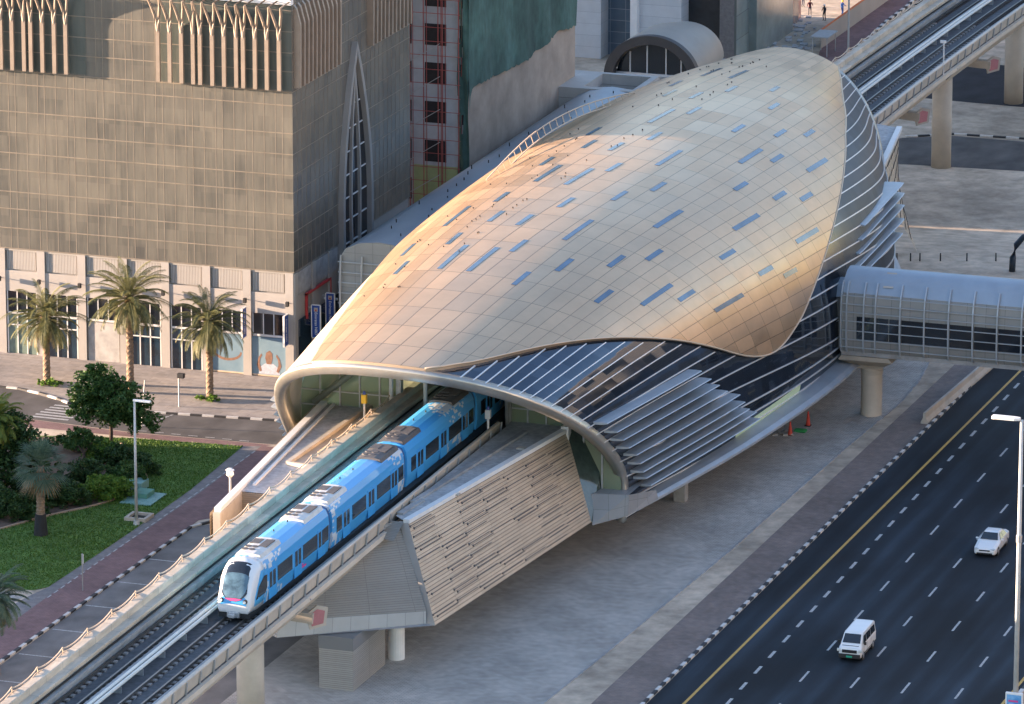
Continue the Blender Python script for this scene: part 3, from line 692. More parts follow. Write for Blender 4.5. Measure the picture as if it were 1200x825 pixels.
# soffit between rim and end wall
for yw, s_end in ((-1.8,0),(84.5,1)):
    mb = MB(); vs = []; n = 70
    for k in range(n+1):
        th = TMIN+(TMAX-TMIN)*k/n
        y0 = SP(0.,th).y; y1 = SP(1.,th).y; sw = max(.003,min(.997,(yw-y0)/(y1-y0)))
        for j in range(5):
            s = s_end+(sw-s_end)*j/4; p, nn = SN(s, th, -.3); vs.append(p)
    mb.add(vs, [(k*5+j,(k+1)*5+j,(k+1)*5+j+1,k*5+j+1) for k in range(n) for j in range(4)])
    mb.build('soffit', M['soffit'], st, smooth=True)
# inside: platforms, floor, ceiling shade
MB().box(-20.5,-15.6,-1.5,78,10.2,11.55).build('platform', M['soffit'], st); MB().box(-6.6,.6,-1.5,72,10.2,11.55).build('platform', M['soffit'], st)
mb = MB()
for sx in (-15.75,-6.45):
    for k in range(26): mb.box(sx-.05,sx+.05,2.4+k*3.1,2.4+k*3.1+.12,11.55,14.6)
    mb.box(sx-.06,sx+.06,2.2,83,14.5,14.75); mb.box(sx-.03,sx+.03,2.2,83,11.6,12.7)
mb.build('platform_screen', M['orange'], st)
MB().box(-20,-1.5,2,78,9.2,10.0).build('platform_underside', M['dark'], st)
MB().box(-23,1.5,4,72,4.95,5.3).build('concourse_floor', M['soffit'], st)
MB().box(-3.2,-2.9,6,72,5.3,8.6).build('concourse_partition', pm('pale_green_panel', (.42,.5,.40), .4, var=.1, scale=.3), st)
# louvres of the glass side: (z, pixel of near end, pixel of far end) surveyed on the photograph
def louvre(p0, p1, depth=1.0, out=1):
    p0 = V(p0)+V((.22*out,0,0)); p1 = V(p1)+V((.22*out,0,0)); n = 14; secs = []
    for k in range(n+1):
        t = k/n; p = p0.lerp(p1, t); w = depth*(1 if 0 < k < n else .93)
        prof = [(-.9,-.02),(0,-.05),(w*.5,-.02),(w*.9,.06),(w,.115),(w*.93,.16),(w*.5,.19),(-.9,.12)]
        secs.append([V((p.x+out*a, p.y, p.z+b)) for a, b in prof])
    return MB().loft(secs).build('louvre', M['louvre'], st)
def surf_x(y, z):
    lo, hi = -.33, 1.3
    for _ in range(40):
        th = (lo+hi)/2; y0 = SP(0.,th).y; y1 = SP(1.,th).y; sv = max(0,min(1,(y-y0)/(y1-y0))); zz = SP(sv,th).z
        if zz < z: lo = th
        else: hi = th
    return SP(sv, th).x
def louvre_on(z, ya, yb, depth=1.1):
    secs = []
    for k in range(19):
        y = ya+(yb-ya)*k/18; x = surf_x(y, z); w = depth
        secs.append([V((x+a, y, z+b)) for a, b in ((-.6,-.02),(0,-.05),(w*.5,-.03),(w*.9,.03),(w,.08),(w*.95,.13),(w*.5,.16),(-.6,.12))])
    return MB().loft(secs).build('louvre', M['louvre'], st)
for z, ya, yb in ((12.25,-6.2,10.4),(11.25,-4.8,11.9),(10.4,-3.9,13.3),(9.55,-3.0,14.8),(8.65,-1.7,17.2),(7.8,-1.0,18.2),(7.0,-.5,19.1),(6.4,-.1,20.5),(5.65,.6,21.2)):
    louvre_on(z, ya, yb)
for z, px, py in ((10.2,312,470),(9.4,313,478),(8.6,316,487),(7.8,319,495),(7.0,322,503),(6.2,326,511)):
    p = G(px, py, z); louvre((p.x+1.5,p.y,z), (p.x+.2,p.y+22,z), 1.05, -1)
for i, (z, a, b) in enumerate([(13.7,(1000,265),(1046,215)),(12.9,(997,282),(1047,227)),(12.1,(994,298),(1047,241)),(11.3,(988,318),(1047,257)),(10.5,(982,338),(1045,274))]):
    louvre(G(*a, z), G(*b, z), .85)
for z, a, b in [(9.2,(975,360),(990,347)),(8.2,(965,377),(988,358)),(7.2,(953,399),(986,369)),(6.2,(943,417),(986,377))]:
    louvre(G(*a, z), G(*b, z), 1.0)
# skirt ledge round the foot of the glass
mb = MB(); secs = []
for k in range(61):
    s = k/60; p = SP(s, -.2)
    bow = .9+.9*math.sin(PI*s)**.8
    secs.append([V((p.x-.9,p.y,4.75)), V((p.x+bow*.75,p.y,4.62)), V((p.x+bow,p.y,4.45)), V((p.x+bow,p.y,4.25)), V((p.x+bow*.6,p.y,4.1)), V((p.x-.9,p.y,4.1))])
mb.loft(secs); mb.build('skirt_ledge', M['louvre'], st)
mb = MB(); secs = []
for k in range(61):
    s = k/60; p = SP(s, PI+.2); secs.append([V((p.x+.9,p.y,4.75)), V((p.x-1.2,p.y,4.5)), V((p.x-1.2,p.y,4.2)), V((p.x+.9,p.y,4.1))])
mb.loft(secs); mb.build('skirt_ledge', M['louvre'], st)
mb = MB(); secs = []
for k in range(41):
    s = k/40; p = SP(s, -.2); q = SP(s, PI+.2); secs.append([V((p.x-.2,p.y,4.2)), V((p.x-4,p.y,3.6)), V((q.x+4,q.y,3.6)), V((q.x+.2,q.y,4.2)), V((q.x+.2,q.y,4.9)), V((p.x-.2,p.y,4.9))])
mb.loft(secs); mb.build('underside', M['concrete_grey'], st)
# lit concourse strip just above the ledge
mb = MB(); vs = []
for k in range(31):
    s = .235+(.40-.235)*k/30; t = -.235; p, n = SN(s, t, .03); p2, n2 = SN(s, t+.115, .03); vs += [p, p2]
mb.add(vs, [(2*k,2*k+2,2*k+3,2*k+1) for k in range(30)])
mlit, N_, L_, b_ = new_mat('lit_concourse_window'); b_.inputs['Base Color'].default_value = (.35,.42,.3,1); b_.inputs['Emission Color'].default_value = (.62,.8,.42,1); b_.inputs['Emission Strength'].default_value = .022; b_.inputs['Roughness'].default_value = .15
mb.build('lit_concourse_window', mlit, st)
# columns under the hall, and an unseen block added to stop the low sun
for x, y in ((1.6,38.6),(1.6,62),(1.6,16),(-10,20),(-10,44),(-10,68),(-21,38),(-21,62)):
    MB().box(x-.45,x+.45,y-.45,y+.45,-.1,3.8).build('hall_column', M['concrete_grey'], st)
MB().box(-25,-17,8,80,0,4.2).build('sun_block', M['concrete_grey'], st)
# ------------------------------------------------------------------ flank decks in front of the mouth
M['slat'] = grid_mat('slatted_wall_cladding', (.50,.405,.30), (.2,.17,.14), (3.9,.23), (.004,.16), rough=.45, metal=.25, tone=.07, src='UV', noise_var=.12, nscale=.5, bump=.8)
M['fineslat'] = grid_mat('fine_ribbed_cladding', (.28,.25,.21), (.2,.17,.14), (3.4,.16), (.012,.22), rough=.5, metal=.2, tone=.05, src='UV', noise_var=.08, nscale=.4, bump=.6)
M['plinthslat'] = grid_mat('plinth_ribbed_cladding', (.42,.40,.37), (.22,.2,.18), (3.4,.16), (.012,.22), rough=.4, metal=.3, tone=.05, src='UV', noise_var=.08, nscale=.4, bump=.6)
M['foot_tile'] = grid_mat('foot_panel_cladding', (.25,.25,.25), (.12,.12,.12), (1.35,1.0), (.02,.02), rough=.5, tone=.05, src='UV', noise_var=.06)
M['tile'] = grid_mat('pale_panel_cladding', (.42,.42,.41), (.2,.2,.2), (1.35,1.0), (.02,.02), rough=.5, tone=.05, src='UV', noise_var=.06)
TL, TR_, BL, BR = G(478,612,10.5), G(664,505,10.5), G(510,733,4.0), G(693,612,4.0)
xi0, xi1 = vx(TL.y)+4.3, vx(TR_.y)+4.5
def bil(mb, a, b, c, d, w, h, nu=24, nv=8):
    vs = []; uv = []
    for i in range(nu+1):
        for j in range(nv+1):
            u, v = i/nu, j/nv; vs.append(a.lerp(b,u).lerp(d.lerp(c,u),v)); uv.append((w*u,h*v))
    mb.add(vs, [(i*(nv+1)+j,(i+1)*(nv+1)+j,(i+1)*(nv+1)+j+1,i*(nv+1)+j+1) for i in range(nu) for j in range(nv)], uv)
def quad_uv(mb, a, b, c, d, w, h): mb.add([a,b,c,d], [(0,1,2,3)], [(0,0),(w,0),(w,h),(0,h)])
fl = st
mb = MB(); LN = (TR_-TL).length
nz = 6
def wall_pt(t, h): return (BL.lerp(BR,t)).lerp(TL.lerp(TR_,t), h)
bil(mb, BL, BR, TR_, TL, LN, 6.6); wall_side = mb.build('slatted_wall', M['slat'], st)
wn = (TR_-TL).cross(BL-TL); wn = wn if wn.x > 0 else -wn; wn.normalize()
M['slot'] = pm('slot_shadow_gap', (.05,.055,.065), .7, var=.2)
dirx = (TR_-TL).normalized(); dirz = (TL-BL).normalized()
mb2 = 0
for c in range(7):                            # dark slots with rounded ends, stepping down from bay to bay
    for r_ in range(9):
        if R.random() < .08: continue
        for q in range(2 if (r_+c) % 2 == 0 else 1):
            h = .955-.107*r_-.012*c-.035*q
            t0 = .005+.142*c+R.uniform(-.004,.004)+(.02 if q else 0); t1 = min(.985, t0+.128)
            if h < .03: continue
            p0, p1 = wall_pt(t0,h)+wn*.02, wall_pt(t1,h)+wn*.02
            MB().bar(p0, p1, .03, .055, up=dirz).build('slot', M['slot'], wall_side)
            if mb2 < 60:
                mb2 += 1; MB().cyl(p0-wn*.01, p0+wn*.03, .085, .085, 10).build('slot_end', M['slot'], wall_side)
mb = MB(); mb.bar(TL-V((.12,0,-.06)), TR_-V((.12,0,-.06)), .5, .3); mb.build('wall_coping', M['white'], st)
TLi, TRi = V((xi0,TL.y+1.2,10.5)), V((xi1,1.4,10.5))
MB().add([TL+V((-.2,0,.02)), TR_+V((-.2,3,.02)), TRi+V((0,0,.02)), TLi+V((0,0,.02))], [(0,1,2,3)]).build('gravel_deck', M['deck'], st)
mb = MB(); mb.bar((xi0+.1,-25,10.62),(xi1+2.0,-4.5,10.62),.42,.2); mb.bar((xi0+.2,TL.y+1.5,10.6),(xi0+.5,-24,10.6),.5,.16); mb.build('deck_kerb', M['concrete_grey'], st)
MB().box(xi1+2.8,xi1+3.4,-9,-8.4,10.52,10.62).build('deck_outlet', M['concrete'], st); MB().box(xi0+2.0,xi0+2.6,-22,-21.5,10.52,10.62).build('deck_outlet', M['concrete'], st)
mb = MB(); mb.add([V((xi0,TL.y+.1,10.48)),V((TL.x-.3,TL.y-.1,10.48)),V((TL.x-.3,TL.y-2.2,9.7)),V((xi0,TL.y-2.0,9.7))], [(0,1,2,3)], [(0,0),(2,0),(2,2),(0,2)]); mb.build('lower_canopy', M['fineslat'], st)
# slanted end of the wall, ribbed front under the viaduct, pale band and plinth block
mb = MB(); e = V((-.75,.15,0)); quad_uv(mb, BL+e, BL, TL, TL+e, .8, 6.5); o = mb.build('wall_end', M['wall_white'], st)
FBL = V((-17.5,BL.y+.8,4.0))
PR = V((-11.2,-39.0,4.0)); PT = V((-11.2,-35.5,10.4))          # prow under the viaduct
mb = MB(); bil(mb, PR+V((0,.4,1.1)), BL+e+V((0,.1,.9)), TL+e+V((0,.1,-.1)), PT, 11, 6.0); mb.build('ribbed_front', M['fineslat'], st)
mb = MB(); bil(mb, PR, BL+e*1.0, BL+e+V((0,.0,.95)), PR+V((0,.3,1.15)), 11, 1.0); mb.build('pale_band', M['tile'], st)
ML = V((-19.6,-32.9,4.0)); mb = MB(); bil(mb, ML, PR, PT+V((0,0,-2.2)), V((-16.8,-32.4,7.6)), 11, 4); mb.build('ribbed_front', M['fineslat'], st)
mb = MB(); mb.add([PR, BL, BR, V((1,1,3.95)), V((-22,1,3.95)), ML], [(0,1,2,3,4,5)]); mb.build('deck_soffit', M['concrete_grey'], st)
b0, b1 = G(374,806), G(415,808)
mb = MB(); x0, x1, yb = b0.x, b1.x+.1, b0.y
quad_uv(mb, V((x0,yb,0)), V((x1,yb,0)), V((x1,yb,3.96)), V((x0,yb,3.96)), 2.6, 4.2)
quad_uv(mb, V((x1,yb,0)), V((x1,yb+6.6,0)), V((x1,yb+6.6,3.96)), V((x1,yb,3.96)), 6.6, 4.2)
quad_uv(mb, V((x0,yb+6.6,0)), V((x0,yb,0)), V((x0,yb,3.96)), V((x0,yb+6.6,3.96)), 6.6, 4.2); mb.build('plinth_block', M['plinthslat'], st)
mb = MB().cyl((x1+.3,yb+8.2,0),(x1+.3,yb+8.2,4.0),.6,.6,20); mb.build('plinth_column', M['white'], st, smooth=False)
mb = MB(); mb.box(x0-.02,x1+.03,yb-.03,yb+6.6,3.0,3.95); mb.build('plinth_band', M['tile'], st)
# foot under the right leg of the rim
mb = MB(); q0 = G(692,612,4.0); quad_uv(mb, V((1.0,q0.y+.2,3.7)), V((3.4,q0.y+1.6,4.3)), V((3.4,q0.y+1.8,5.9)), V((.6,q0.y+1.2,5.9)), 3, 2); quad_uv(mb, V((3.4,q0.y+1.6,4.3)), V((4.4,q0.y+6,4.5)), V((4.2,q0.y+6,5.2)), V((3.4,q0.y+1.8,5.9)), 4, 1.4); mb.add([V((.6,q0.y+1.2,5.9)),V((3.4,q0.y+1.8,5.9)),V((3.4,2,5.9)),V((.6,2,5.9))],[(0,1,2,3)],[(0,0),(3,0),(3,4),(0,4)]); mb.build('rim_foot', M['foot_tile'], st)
MB().add([BR+V((0,0,0)),V((1.2,1.2,4.4)),V((.4,1.2,10.6)),TR_],[(0,1,2,3)]).build('wall_return', pm('return_glass', (.05,.07,.06), .12, var=.3, spec=.7), st)
MB().box(TR_.x-.35,TR_.x+.25,TR_.y-.3,TR_.y+.3,8.9,10.9).build('coping_block', M['white'], st)
# left-hand deck
LA, LB_ = G(251,595,10.75), G(366,480,10.75)
xl0, xl1 = vx(LA.y)-4.5, vx(0)-4.6
LF_ = G(285,576,10.5).y; lfx = (LA+(LB_-LA)*((LF_-LA.y)/(LB_.y-LA.y))).x+.2
MB().add([V((lfx,LF_,10.5)), V((xl0,LF_,10.5)), V((xl1,1.4,10.5)), V((LB_.x-.3,1.4,10.5))], [(0,3,2,1)]).build('gravel_deck', M['deck'], st)
mb = MB(); dL = (LB_-LA)/(LB_.y-LA.y); qL = LA+dL*(-1.9-LA.y); mb.bar((LA.x+.25,LA.y,10.6),(qL.x+.25,qL.y,10.6),.5,.36); q2 = LA+dL*7; mb.bar((q2.x+1.05,q2.y,10.56),(qL.x+1.05,qL.y,10.56),.22,.2); mb.build('deck_edge', M['white'], st)
mb = MB(); mb.bar((-18.2,-18.5,10.65),(-17.9,-.2,10.65),.35,.35); mb.bar((-18.2,-18.5,10.65),(-16.4,-18.8,10.65),.3,.3); mb.build('deck_beam', M['concrete'], st)
mb = MB(); mb.add([V((-18.0,-18.3,10.56)),V((-15.6,-18.3,10.56)),V((-15.7,1.2,10.56)),V((-17.7,1.2,10.56))], [(0,1,2,3)]); mb.build('deck_walkway', M['concrete'], st)
mb = MB(); quad_uv(mb, V((lfx-.3,LF_,7.4)), V((xl0,LF_,7.4)), V((xl0,LF_,10.45)), V((lfx-.3,LF_,10.45)), 3, 3); mb.build('ribbed_front', M['fineslat'], st)
mb = MB(); mb.bar((LA.x+.3,LA.y-.3,9.05),(lfx+.1,LF_,9.05),.56,2.8); mb.build('deck_end_block', M['concrete'], st)
mb = MB(); quad_uv(mb, V((LB_.x-1.2,1.4,4)), V((LA.x-.35,LA.y,4)), V((LA.x-.35,LA.y,10.3)), V((LB_.x-1.2,1.4,10.3)), 30, 6.5); mb.build('slatted_wall', M['slat'], st)
mb = MB()
for y in range(-18,2,2):
    mb.bar((-16.0,y,10.56),(-16.0,y,11.6),.05,.05)
mb.bar((-16,-18,11.6),(-16,0,11.6),.05,.05); mb.bar((-16,-18,11.1),(-16,0,11.1),.04,.04)
mb.build('deck_handrail', M['orange'], st)
# crown maintenance rail on the far flank
mb = MB(); pa = []; pb_ = []
for k in range(25):
    s = .40+.30*k/24; lift = 1.2*math.sin(PI*k/24)+.1; pa.append(SN(s, TH(s,2.02), OFF+lift)[0]); pb_.append(SN(s, TH(s,2.02), OFF+lift-.75)[0])
mb.tube(pa, .06, 5); mb.tube(pb_, .06, 5)
for a, b in zip(pa, pb_): mb.bar(a, b, .05, .05)
mb.build('maintenance_rail', M['orange'], st)
# back flank walls of the rear decks
RA, RB = G(1022,165,10.5), G(1052,148,10.5)
mb = MB(); b_a = V((2.2,83.5,4.0)); b_b = G(1051,225,6.0); t_a = V((-1.8,84,10.5)); t_b = G(1054,150,10.5)
bil(mb, b_a, b_b, t_b, t_a, 27, 6.6); rw = mb.build('slatted_wall', M['slat'], st)
wn2 = (t_b-t_a).cross(b_a-t_a); wn2 = wn2 if wn2.x > 0 else -wn2; wn2.normalize()
for c in range(6):
    for r_ in range(7):
        h = .93-.13*r_-.015*c; p0 = b_a.lerp(b_b,.03+.16*c).lerp(t_a.lerp(t_b,.03+.16*c),h)+wn2*.02; p1 = b_a.lerp(b_b,.15+.16*c).lerp(t_a.lerp(t_b,.15+.16*c),h)+wn2*.02
        MB().bar(p0, p1, .03, .17, up=(0,0,1)).build('slot', M['dark'], rw)
mb = MB(); mb.bar(t_a, t_b, .5, .35); mb.build('wall_coping', M['white'], st)
MB().add([t_a+V((-.1,0,0)), t_b+V((-.1,0,0)), V((vx(104)+4.5,104,10.5)), V((vx(84)+4.5,84,10.5))],[(0,1,2,3)]).build('gravel_deck', M['deck'], st)
MB().add([b_b, V((vx(104)+4.2,b_b.y,6.0)), V((vx(104)+4.2,104,10.5)), t_b],[(0,1,2,3)]).build('ribbed_front', M['concrete'], st)
# ------------------------------------------------------------------ train
def train_paint():
    m, N, L, b = new_mat('train_paint'); b.inputs['Roughness'].default_value = .3
    b.inputs['Coat Weight'].default_value = .3
    tc = N.new('ShaderNodeTexCoord'); sp = N.new('ShaderNodeSeparateXYZ'); L.new(tc.outputs['UV'], sp.inputs[0])
    # pixel pattern: u along the car in 0.35 m cells, v round the section
    u = math_n(N, L, 'DIVIDE', sp.outputs[0], .34); v = math_n(N, L, 'DIVIDE', sp.outputs[1], .20)
    cb = N.new('ShaderNodeCombineXYZ'); L.new(math_n(N, L, 'FLOOR', u), cb.inputs[0]); L.new(math_n(N, L, 'FLOOR', v), cb.inputs[1])
    wn = N.new('ShaderNodeTexWhiteNoise'); wn.noise_dimensions = '2D'; L.new(cb.outputs[0], wn.inputs['Vector'])
    # density wave along the car: white near the middle third of car 2 and the ends, blue between
    sn = math_n(N, L, 'SINE', math_n(N, L, 'MULTIPLY', sp.outputs[0], .42))
    sn2 = math_n(N, L, 'SINE', math_n(N, L, 'MULTIPLY', sp.outputs[1], 1.6))
    d = math_n(N, L, 'ADD', math_n(N, L, 'MULTIPLY', sn, .75), math_n(N, L, 'MULTIPLY', sn2, .25))
    wh = math_n(N, L, 'GREATER_THAN', d, math_n(N, L, 'ADD', math_n(N, L, 'MULTIPLY', wn.outputs['Value'], .6), .42))
    mx = N.new('ShaderNodeMixRGB'); mx.inputs[1].default_value = (.062,.35,.70,1); mx.inputs[2].default_value = (.62,.66,.70,1); L.new(wh, mx.inputs['Fac']); L.new(mx.outputs[0], b.inputs['Base Color'])
    return m
M['train'] = train_paint()
M['train_blue'] = pm('train_bright_blue', (.055,.33,.69), .3, var=.06, scale=1)
M['train_white'] = pm('train_white', (.72,.72,.72), .3, var=.04, scale=1)
M['roof_grey'] = pm('roof_unit_grey', (.58,.56,.53), .55, var=.12, scale=2)
M['roof_dark'] = pm('roof_unit_dark', (.10,.09,.085), .6, var=.2, scale=2)
M['magenta'] = pm('magenta_mark', (.7,.06,.25), .4, var=.03)
U = 1.75                                       # near track
ZB, ZR = 10.85, 14.15
def tsec(y, w=1.36, zb=ZB, zr=ZR, tilt=0):
    x = vx(y)+U; h = zr-zb
    pr = [(-w*.90,0),(-w,.25),(-w,.62),(-w*.95,.80),(-w*.80,.93),(-w*.4,.99),(0,1),(w*.4,.99),(w*.80,.93),(w*.95,.80),(w,.62),(w,.25),(w*.90,0)]
    return [V((x+a,y,zb+h*(b if b <= 1 else b))) for a, b in pr]
AR = [0,.35,1.55,2.2,2.7,3.5,4.1,4.7,5.5,6.0,6.65,7.85,8.2]
tr = thing('metro_train', 'pale blue and white driverless train emerging from the station mouth', 'train', (vx(-54)+U,-54.6,10.4))
def side_pt(y, h, out=.012):                 # point on the right flank, h metres above the skirt
    return V((vx(y)+U+1.36+out, y, ZB+h))
def side_box(mb, y0, y1, h0, h1, t=.03, mi=0, sgn=1):
    x0 = vx(y0)+U; x1 = vx(y1)+U
    mb.add([(x0+sgn*1.352,y0,ZB+h0),(x1+sgn*1.352,y1,ZB+h0),(x1+sgn*1.352,y1,ZB+h1),(x0+sgn*1.352,y0,ZB+h1),(x0+sgn*(1.36+t),y0,ZB+h0),(x1+sgn*(1.36+t),y1,ZB+h0),(x1+sgn*(1.36+t),y1,ZB+h1),(x0+sgn*(1.36+t),y0,ZB+h1)],
           [(0,1,2,3),(4,7,6,5),(0,4,5,1),(1,5,6,2),(2,6,7,3),(3,7,4,0)], mi=mi)
CL = 16.15; YN = -54.6
for c in range(4):
    ya = YN+ (c*CL if c else 2.6); yb = YN+(c+1)*CL-.55
    if c: ya += .1
    n = 14; mb = MB(); secs = [tsec(ya+(yb-ya)*k/n) for k in range(n+1)]
    mb.loft(secs, uvf=lambda i, j: (ya-YN+(yb-ya)*i/n+c*2.4, AR[j]))
    car = mb.build('train_car', M['train'], tr, smooth=False)
    for sgn in (1,-1):
        lay = [(1.7,'d'),(3.7,'w'),(7.2,'d'),(9.2,'w'),(12.6,'d'),(14.4,'s')] if c == 0 else [(1.0,'s'),(2.3,'d'),(4.3,'w'),(7.6,'d'),(9.6,'w'),(12.6,'d'),(14.3,'s')]
        off = YN+c*CL
        if c == 0: lay = [(3.3,'d'),(5.1,'w'),(8.4,'d'),(10.2,'w'),(13.2,'d'),(14.35,'s')]
        for y, kd in lay:
            y += off
            if kd == 'd':
                f = MB(); side_box(f, y, y+1.5, .1, 2.2, .022, 0, sgn); d = f.build('door', M['train_blue'], car)
                g = MB(); side_box(g, y+.16, y+.66, .9, 2.0, .035, 0, sgn); side_box(g, y+.84, y+1.34, .9, 2.0, .035, 0, sgn); g.build('door_glass', M['glass_dark'], car)
            else:
                g = MB(); side_box(g, y, y+(2.9 if kd == 'w' else 1.05), .95, 2.02, .03, 0, sgn); g.build('window', M['glass_dark'], car)
    if c == 0:
        for yy, h in ((9.3,.6),(9.9,.42)): 
            g = MB(); side_box(g, YN+yy, YN+yy+.9, h, h+.12, .015); g.build('line_marking', M['magenta'], car)
    for y0_, y1_, mat in ((ya+.3,ya+4.2,'roof_grey' if c < 2 else 'roof_dark'), (yb-4.0,yb-.2,'roof_grey' if c < 1 else 'roof_dark')):
        mb = MB(); ss = []
        for k in range(5):
            y = y0_+(y1_-y0_)*k/4; x = vx(y)+U
            ss.append([V((x+a,y,ZR+b)) for a, b in ((-1.0,-.2),(-.85,.07),(-.4,.14),(.4,.14),(.85,.07),(1.0,-.2))])
        mb.loft(ss); ru = mb.build('roof_unit', M[mat], car)
        ym = (y0_+y1_)/2; x = vx(ym)+U
        m2 = MB()
        for a in (-.55,-.05):
            for q in (-1.0,-.35): m2.cyl((x+a,ym+q,ZR+.1),(x+a,ym+q,ZR+.17),.24,.24,12)
        m2.box(x-.75,x-.1,ym+.4,ym+1.5,ZR+.1,ZR+.165); m2.box(x+.1,x+.7,ym-.2,ym+1.5,ZR+.1,ZR+.165); m2.build('vent_grille', M['roof_dark'], ru)
    mb = MB(); x = vx(ya+6)+U
    mb.cyl((x-.3,ya+6.2,ZR-.02),(x-.3,ya+6.2,ZR+.14),.06,.04,8); mb.cyl((x-.2,ya+8.6,ZR-.02),(x-.2,ya+8.6,ZR+.14),.06,.04,8); mb.build('roof_aerial', M['dark'], car)
    if c < 3:
        mb = MB(); mb.loft([tsec(yb+.02, 1.2, ZB+.1, ZR-.12), tsec(yb+.63, 1.2, ZB+.1, ZR-.12)]); mb.build('gangway', pm('gangway_bellows', (.04,.10,.24), .7, var=.1), tr)
# nose
mb = MB(); secs = []; uvn = []
nose = [(2.75,1.36,ZB,ZR),(2.0,1.35,ZB,ZR-.02),(1.4,1.33,ZB,ZR-.18),(.9,1.29,ZB,ZR-.55),(.5,1.22,ZB,ZR-1.15),(.2,1.2,ZB,ZR-1.75),(.02,1.16,ZB,ZR-2.3),(-.04,1.1,ZB+.06,ZR-2.65)]
for dy, w_, zb, zr in nose: secs.append(tsec(YN+dy, w_, zb, zr))
def nose_paint():
    m, N, L, b = new_mat('nose_paint'); b.inputs['Roughness'].default_value = .28
    tc = N.new('ShaderNodeTexCoord'); sp = N.new('ShaderNodeSeparateXYZ'); L.new(tc.outputs['Object'], sp.inputs[0])
    f = math_n(N, L, 'SUBTRACT', math_n(N, L, 'SUBTRACT', sp.outputs[1], .75), math_n(N, L, 'MULTIPLY', math_n(N, L, 'POWER', math_n(N, L, 'ABSOLUTE', math_n(N, L, 'SUBTRACT', sp.outputs[2], 1.05)), 1.6), .42))
    k = math_n(N, L, 'MULTIPLY', math_n(N, L, 'GREATER_THAN', f, 0.0), math_n(N, L, 'MULTIPLY', math_n(N, L, 'LESS_THAN', sp.outputs[2], 3.0), math_n(N, L, 'GREATER_THAN', sp.outputs[2], .75)))
    mx = N.new('ShaderNodeMixRGB'); mx.inputs[1].default_value = (.68,.69,.70,1); mx.inputs[2].default_value = (.085,.40,.74,1); L.new(k, mx.inputs['Fac']); L.new(mx.outputs[0], b.inputs['Base Color']); return m
mb.loft(secs); nz_ = mb.build('cab_nose', nose_paint(), tr, smooth=True)
def nose_pt(t, a, out=.02):                   # t along the nose list, a = lateral -1..1 over the crown
    i = min(int(t), len(nose)-2); f = t-i
    dy, w_, zb, zr = [nose[i][k]*(1-f)+nose[i+1][k]*f for k in range(4)]
    x = vx(YN+dy)+U; aa = abs(a)
    z = zr-(zr-zb)*(.01+.06*aa**2+.16*aa**6) if aa < 1 else zr
    p = V((x+a*w_*.86, YN+dy, z)); return p
cs = nz_
vs = []; n = 14
ts = [1.5,2.2,2.9,3.6,4.3,4.9,5.5,6.1,6.55]
wd = [.84,.92,.96,.98,.97,.92,.80,.56,.2]
for t, wq in zip(ts, wd):
    for j in range(n+1):
        p = nose_pt(t, -wq+2*wq*j/n); vs.append(p+V((0,-.05,.05)))
fs = [(i*(n+1)+j,i*(n+1)+j+1,(i+1)*(n+1)+j+1,(i+1)*(n+1)+j) for i in range(len(ts)-1) for j in range(n)]
MB().add(vs, fs).build('black_mask', M['glass_dark'], nz_, smooth=True)
vs = []
ts2 = [3.2,3.8,4.4,5.0,5.55,5.95]; wd2 = [.84,.86,.86,.80,.68,.5]
for t, wq in zip(ts2, wd2):
    for j in range(n+1): vs.append(nose_pt(t, -wq+2*wq*j/n)+V((0,-.08,.075)))
wsm = pm('windscreen_glass', (.06,.11,.145), .08, var=.6, scale=1.2, spec=1.)
MB().add(vs, [(i*(n+1)+j,i*(n+1)+j+1,(i+1)*(n+1)+j+1,(i+1)*(n+1)+j) for i in range(len(ts2)-1) for j in range(n)]).build('windscreen', wsm, nz_, smooth=True)
x = vx(YN)+U
mb = MB()
vs = []
for t, wq in zip([6.0,6.25,6.5],[.62,.45,.2]):
    for j in range(5): vs.append(nose_pt(t, -wq+2*wq*j/4)+V((0,-.07,.07)))
MB().add(vs, [(i*5+j,i*5+j+1,(i+1)*5+j+1,(i+1)*5+j) for i in range(2) for j in range(4)]).build('nose_badge', M['magenta'], nz_)
vs = []
for t in (5.6,6.2,6.7,7.0):
    for j in range(9):
        p = nose_pt(t, -.98+1.96*j/8); vs.append(p+V((0,-.035,.02)))
MB().add(vs, [(i*9+j,i*9+j+1,(i+1)*9+j+1,(i+1)*9+j) for i in range(3) for j in range(8)]).build('nose_blue_band', M['train_blue'], nz_, smooth=True)
for s in (-1,1):
    p = V((x+s*.86,YN-.02,ZB+.86)); o = MB().cyl(p+V((0,.3,0)), p+V((s*.02,-.10,.02)), .17, .15, 14).build('headlight_bezel', M['dark'], nz_)
    MB().cyl(p+V((0,-.09,0)), p+V((s*.01,-.13,.02)), .10, .09, 12).build('headlight', M['white'], o)
    g = MB(); y0 = YN+.95; y1 = YN+2.9
    xa = vx(y0)+U
    g.add([(xa+s*1.30,y0+.0,ZB+.75),(xa+s*1.375,y1-.3,ZB+.85),(xa+s*1.385,y1,ZB+1.15),(xa+s*1.385,y1,ZB+2.05),(xa+s*1.37,y1-.5,ZB+2.1),(xa+s*1.345,y0+.5,ZB+1.6)], [(0,1,2,3,4,5)]); 
    for k, vv in enumerate(g.v): pass
    g.build('cab_side_window', M['glass_dark'], nz_)
mb = MB(); mb.box(x-.45,x+.45,YN-.15,YN+.5,10.55,10.95); mb.box(x-.22,x+.22,YN-.5,YN-.1,10.62,10.88); mb.build('coupler', M['steel'], nz_, bevel=.03)
mb = MB(); mb.box(x-1.15,x+1.15,YN+.1,YN+3.8*CL,10.45,10.86); mb.build('underframe', M['black'], tr)
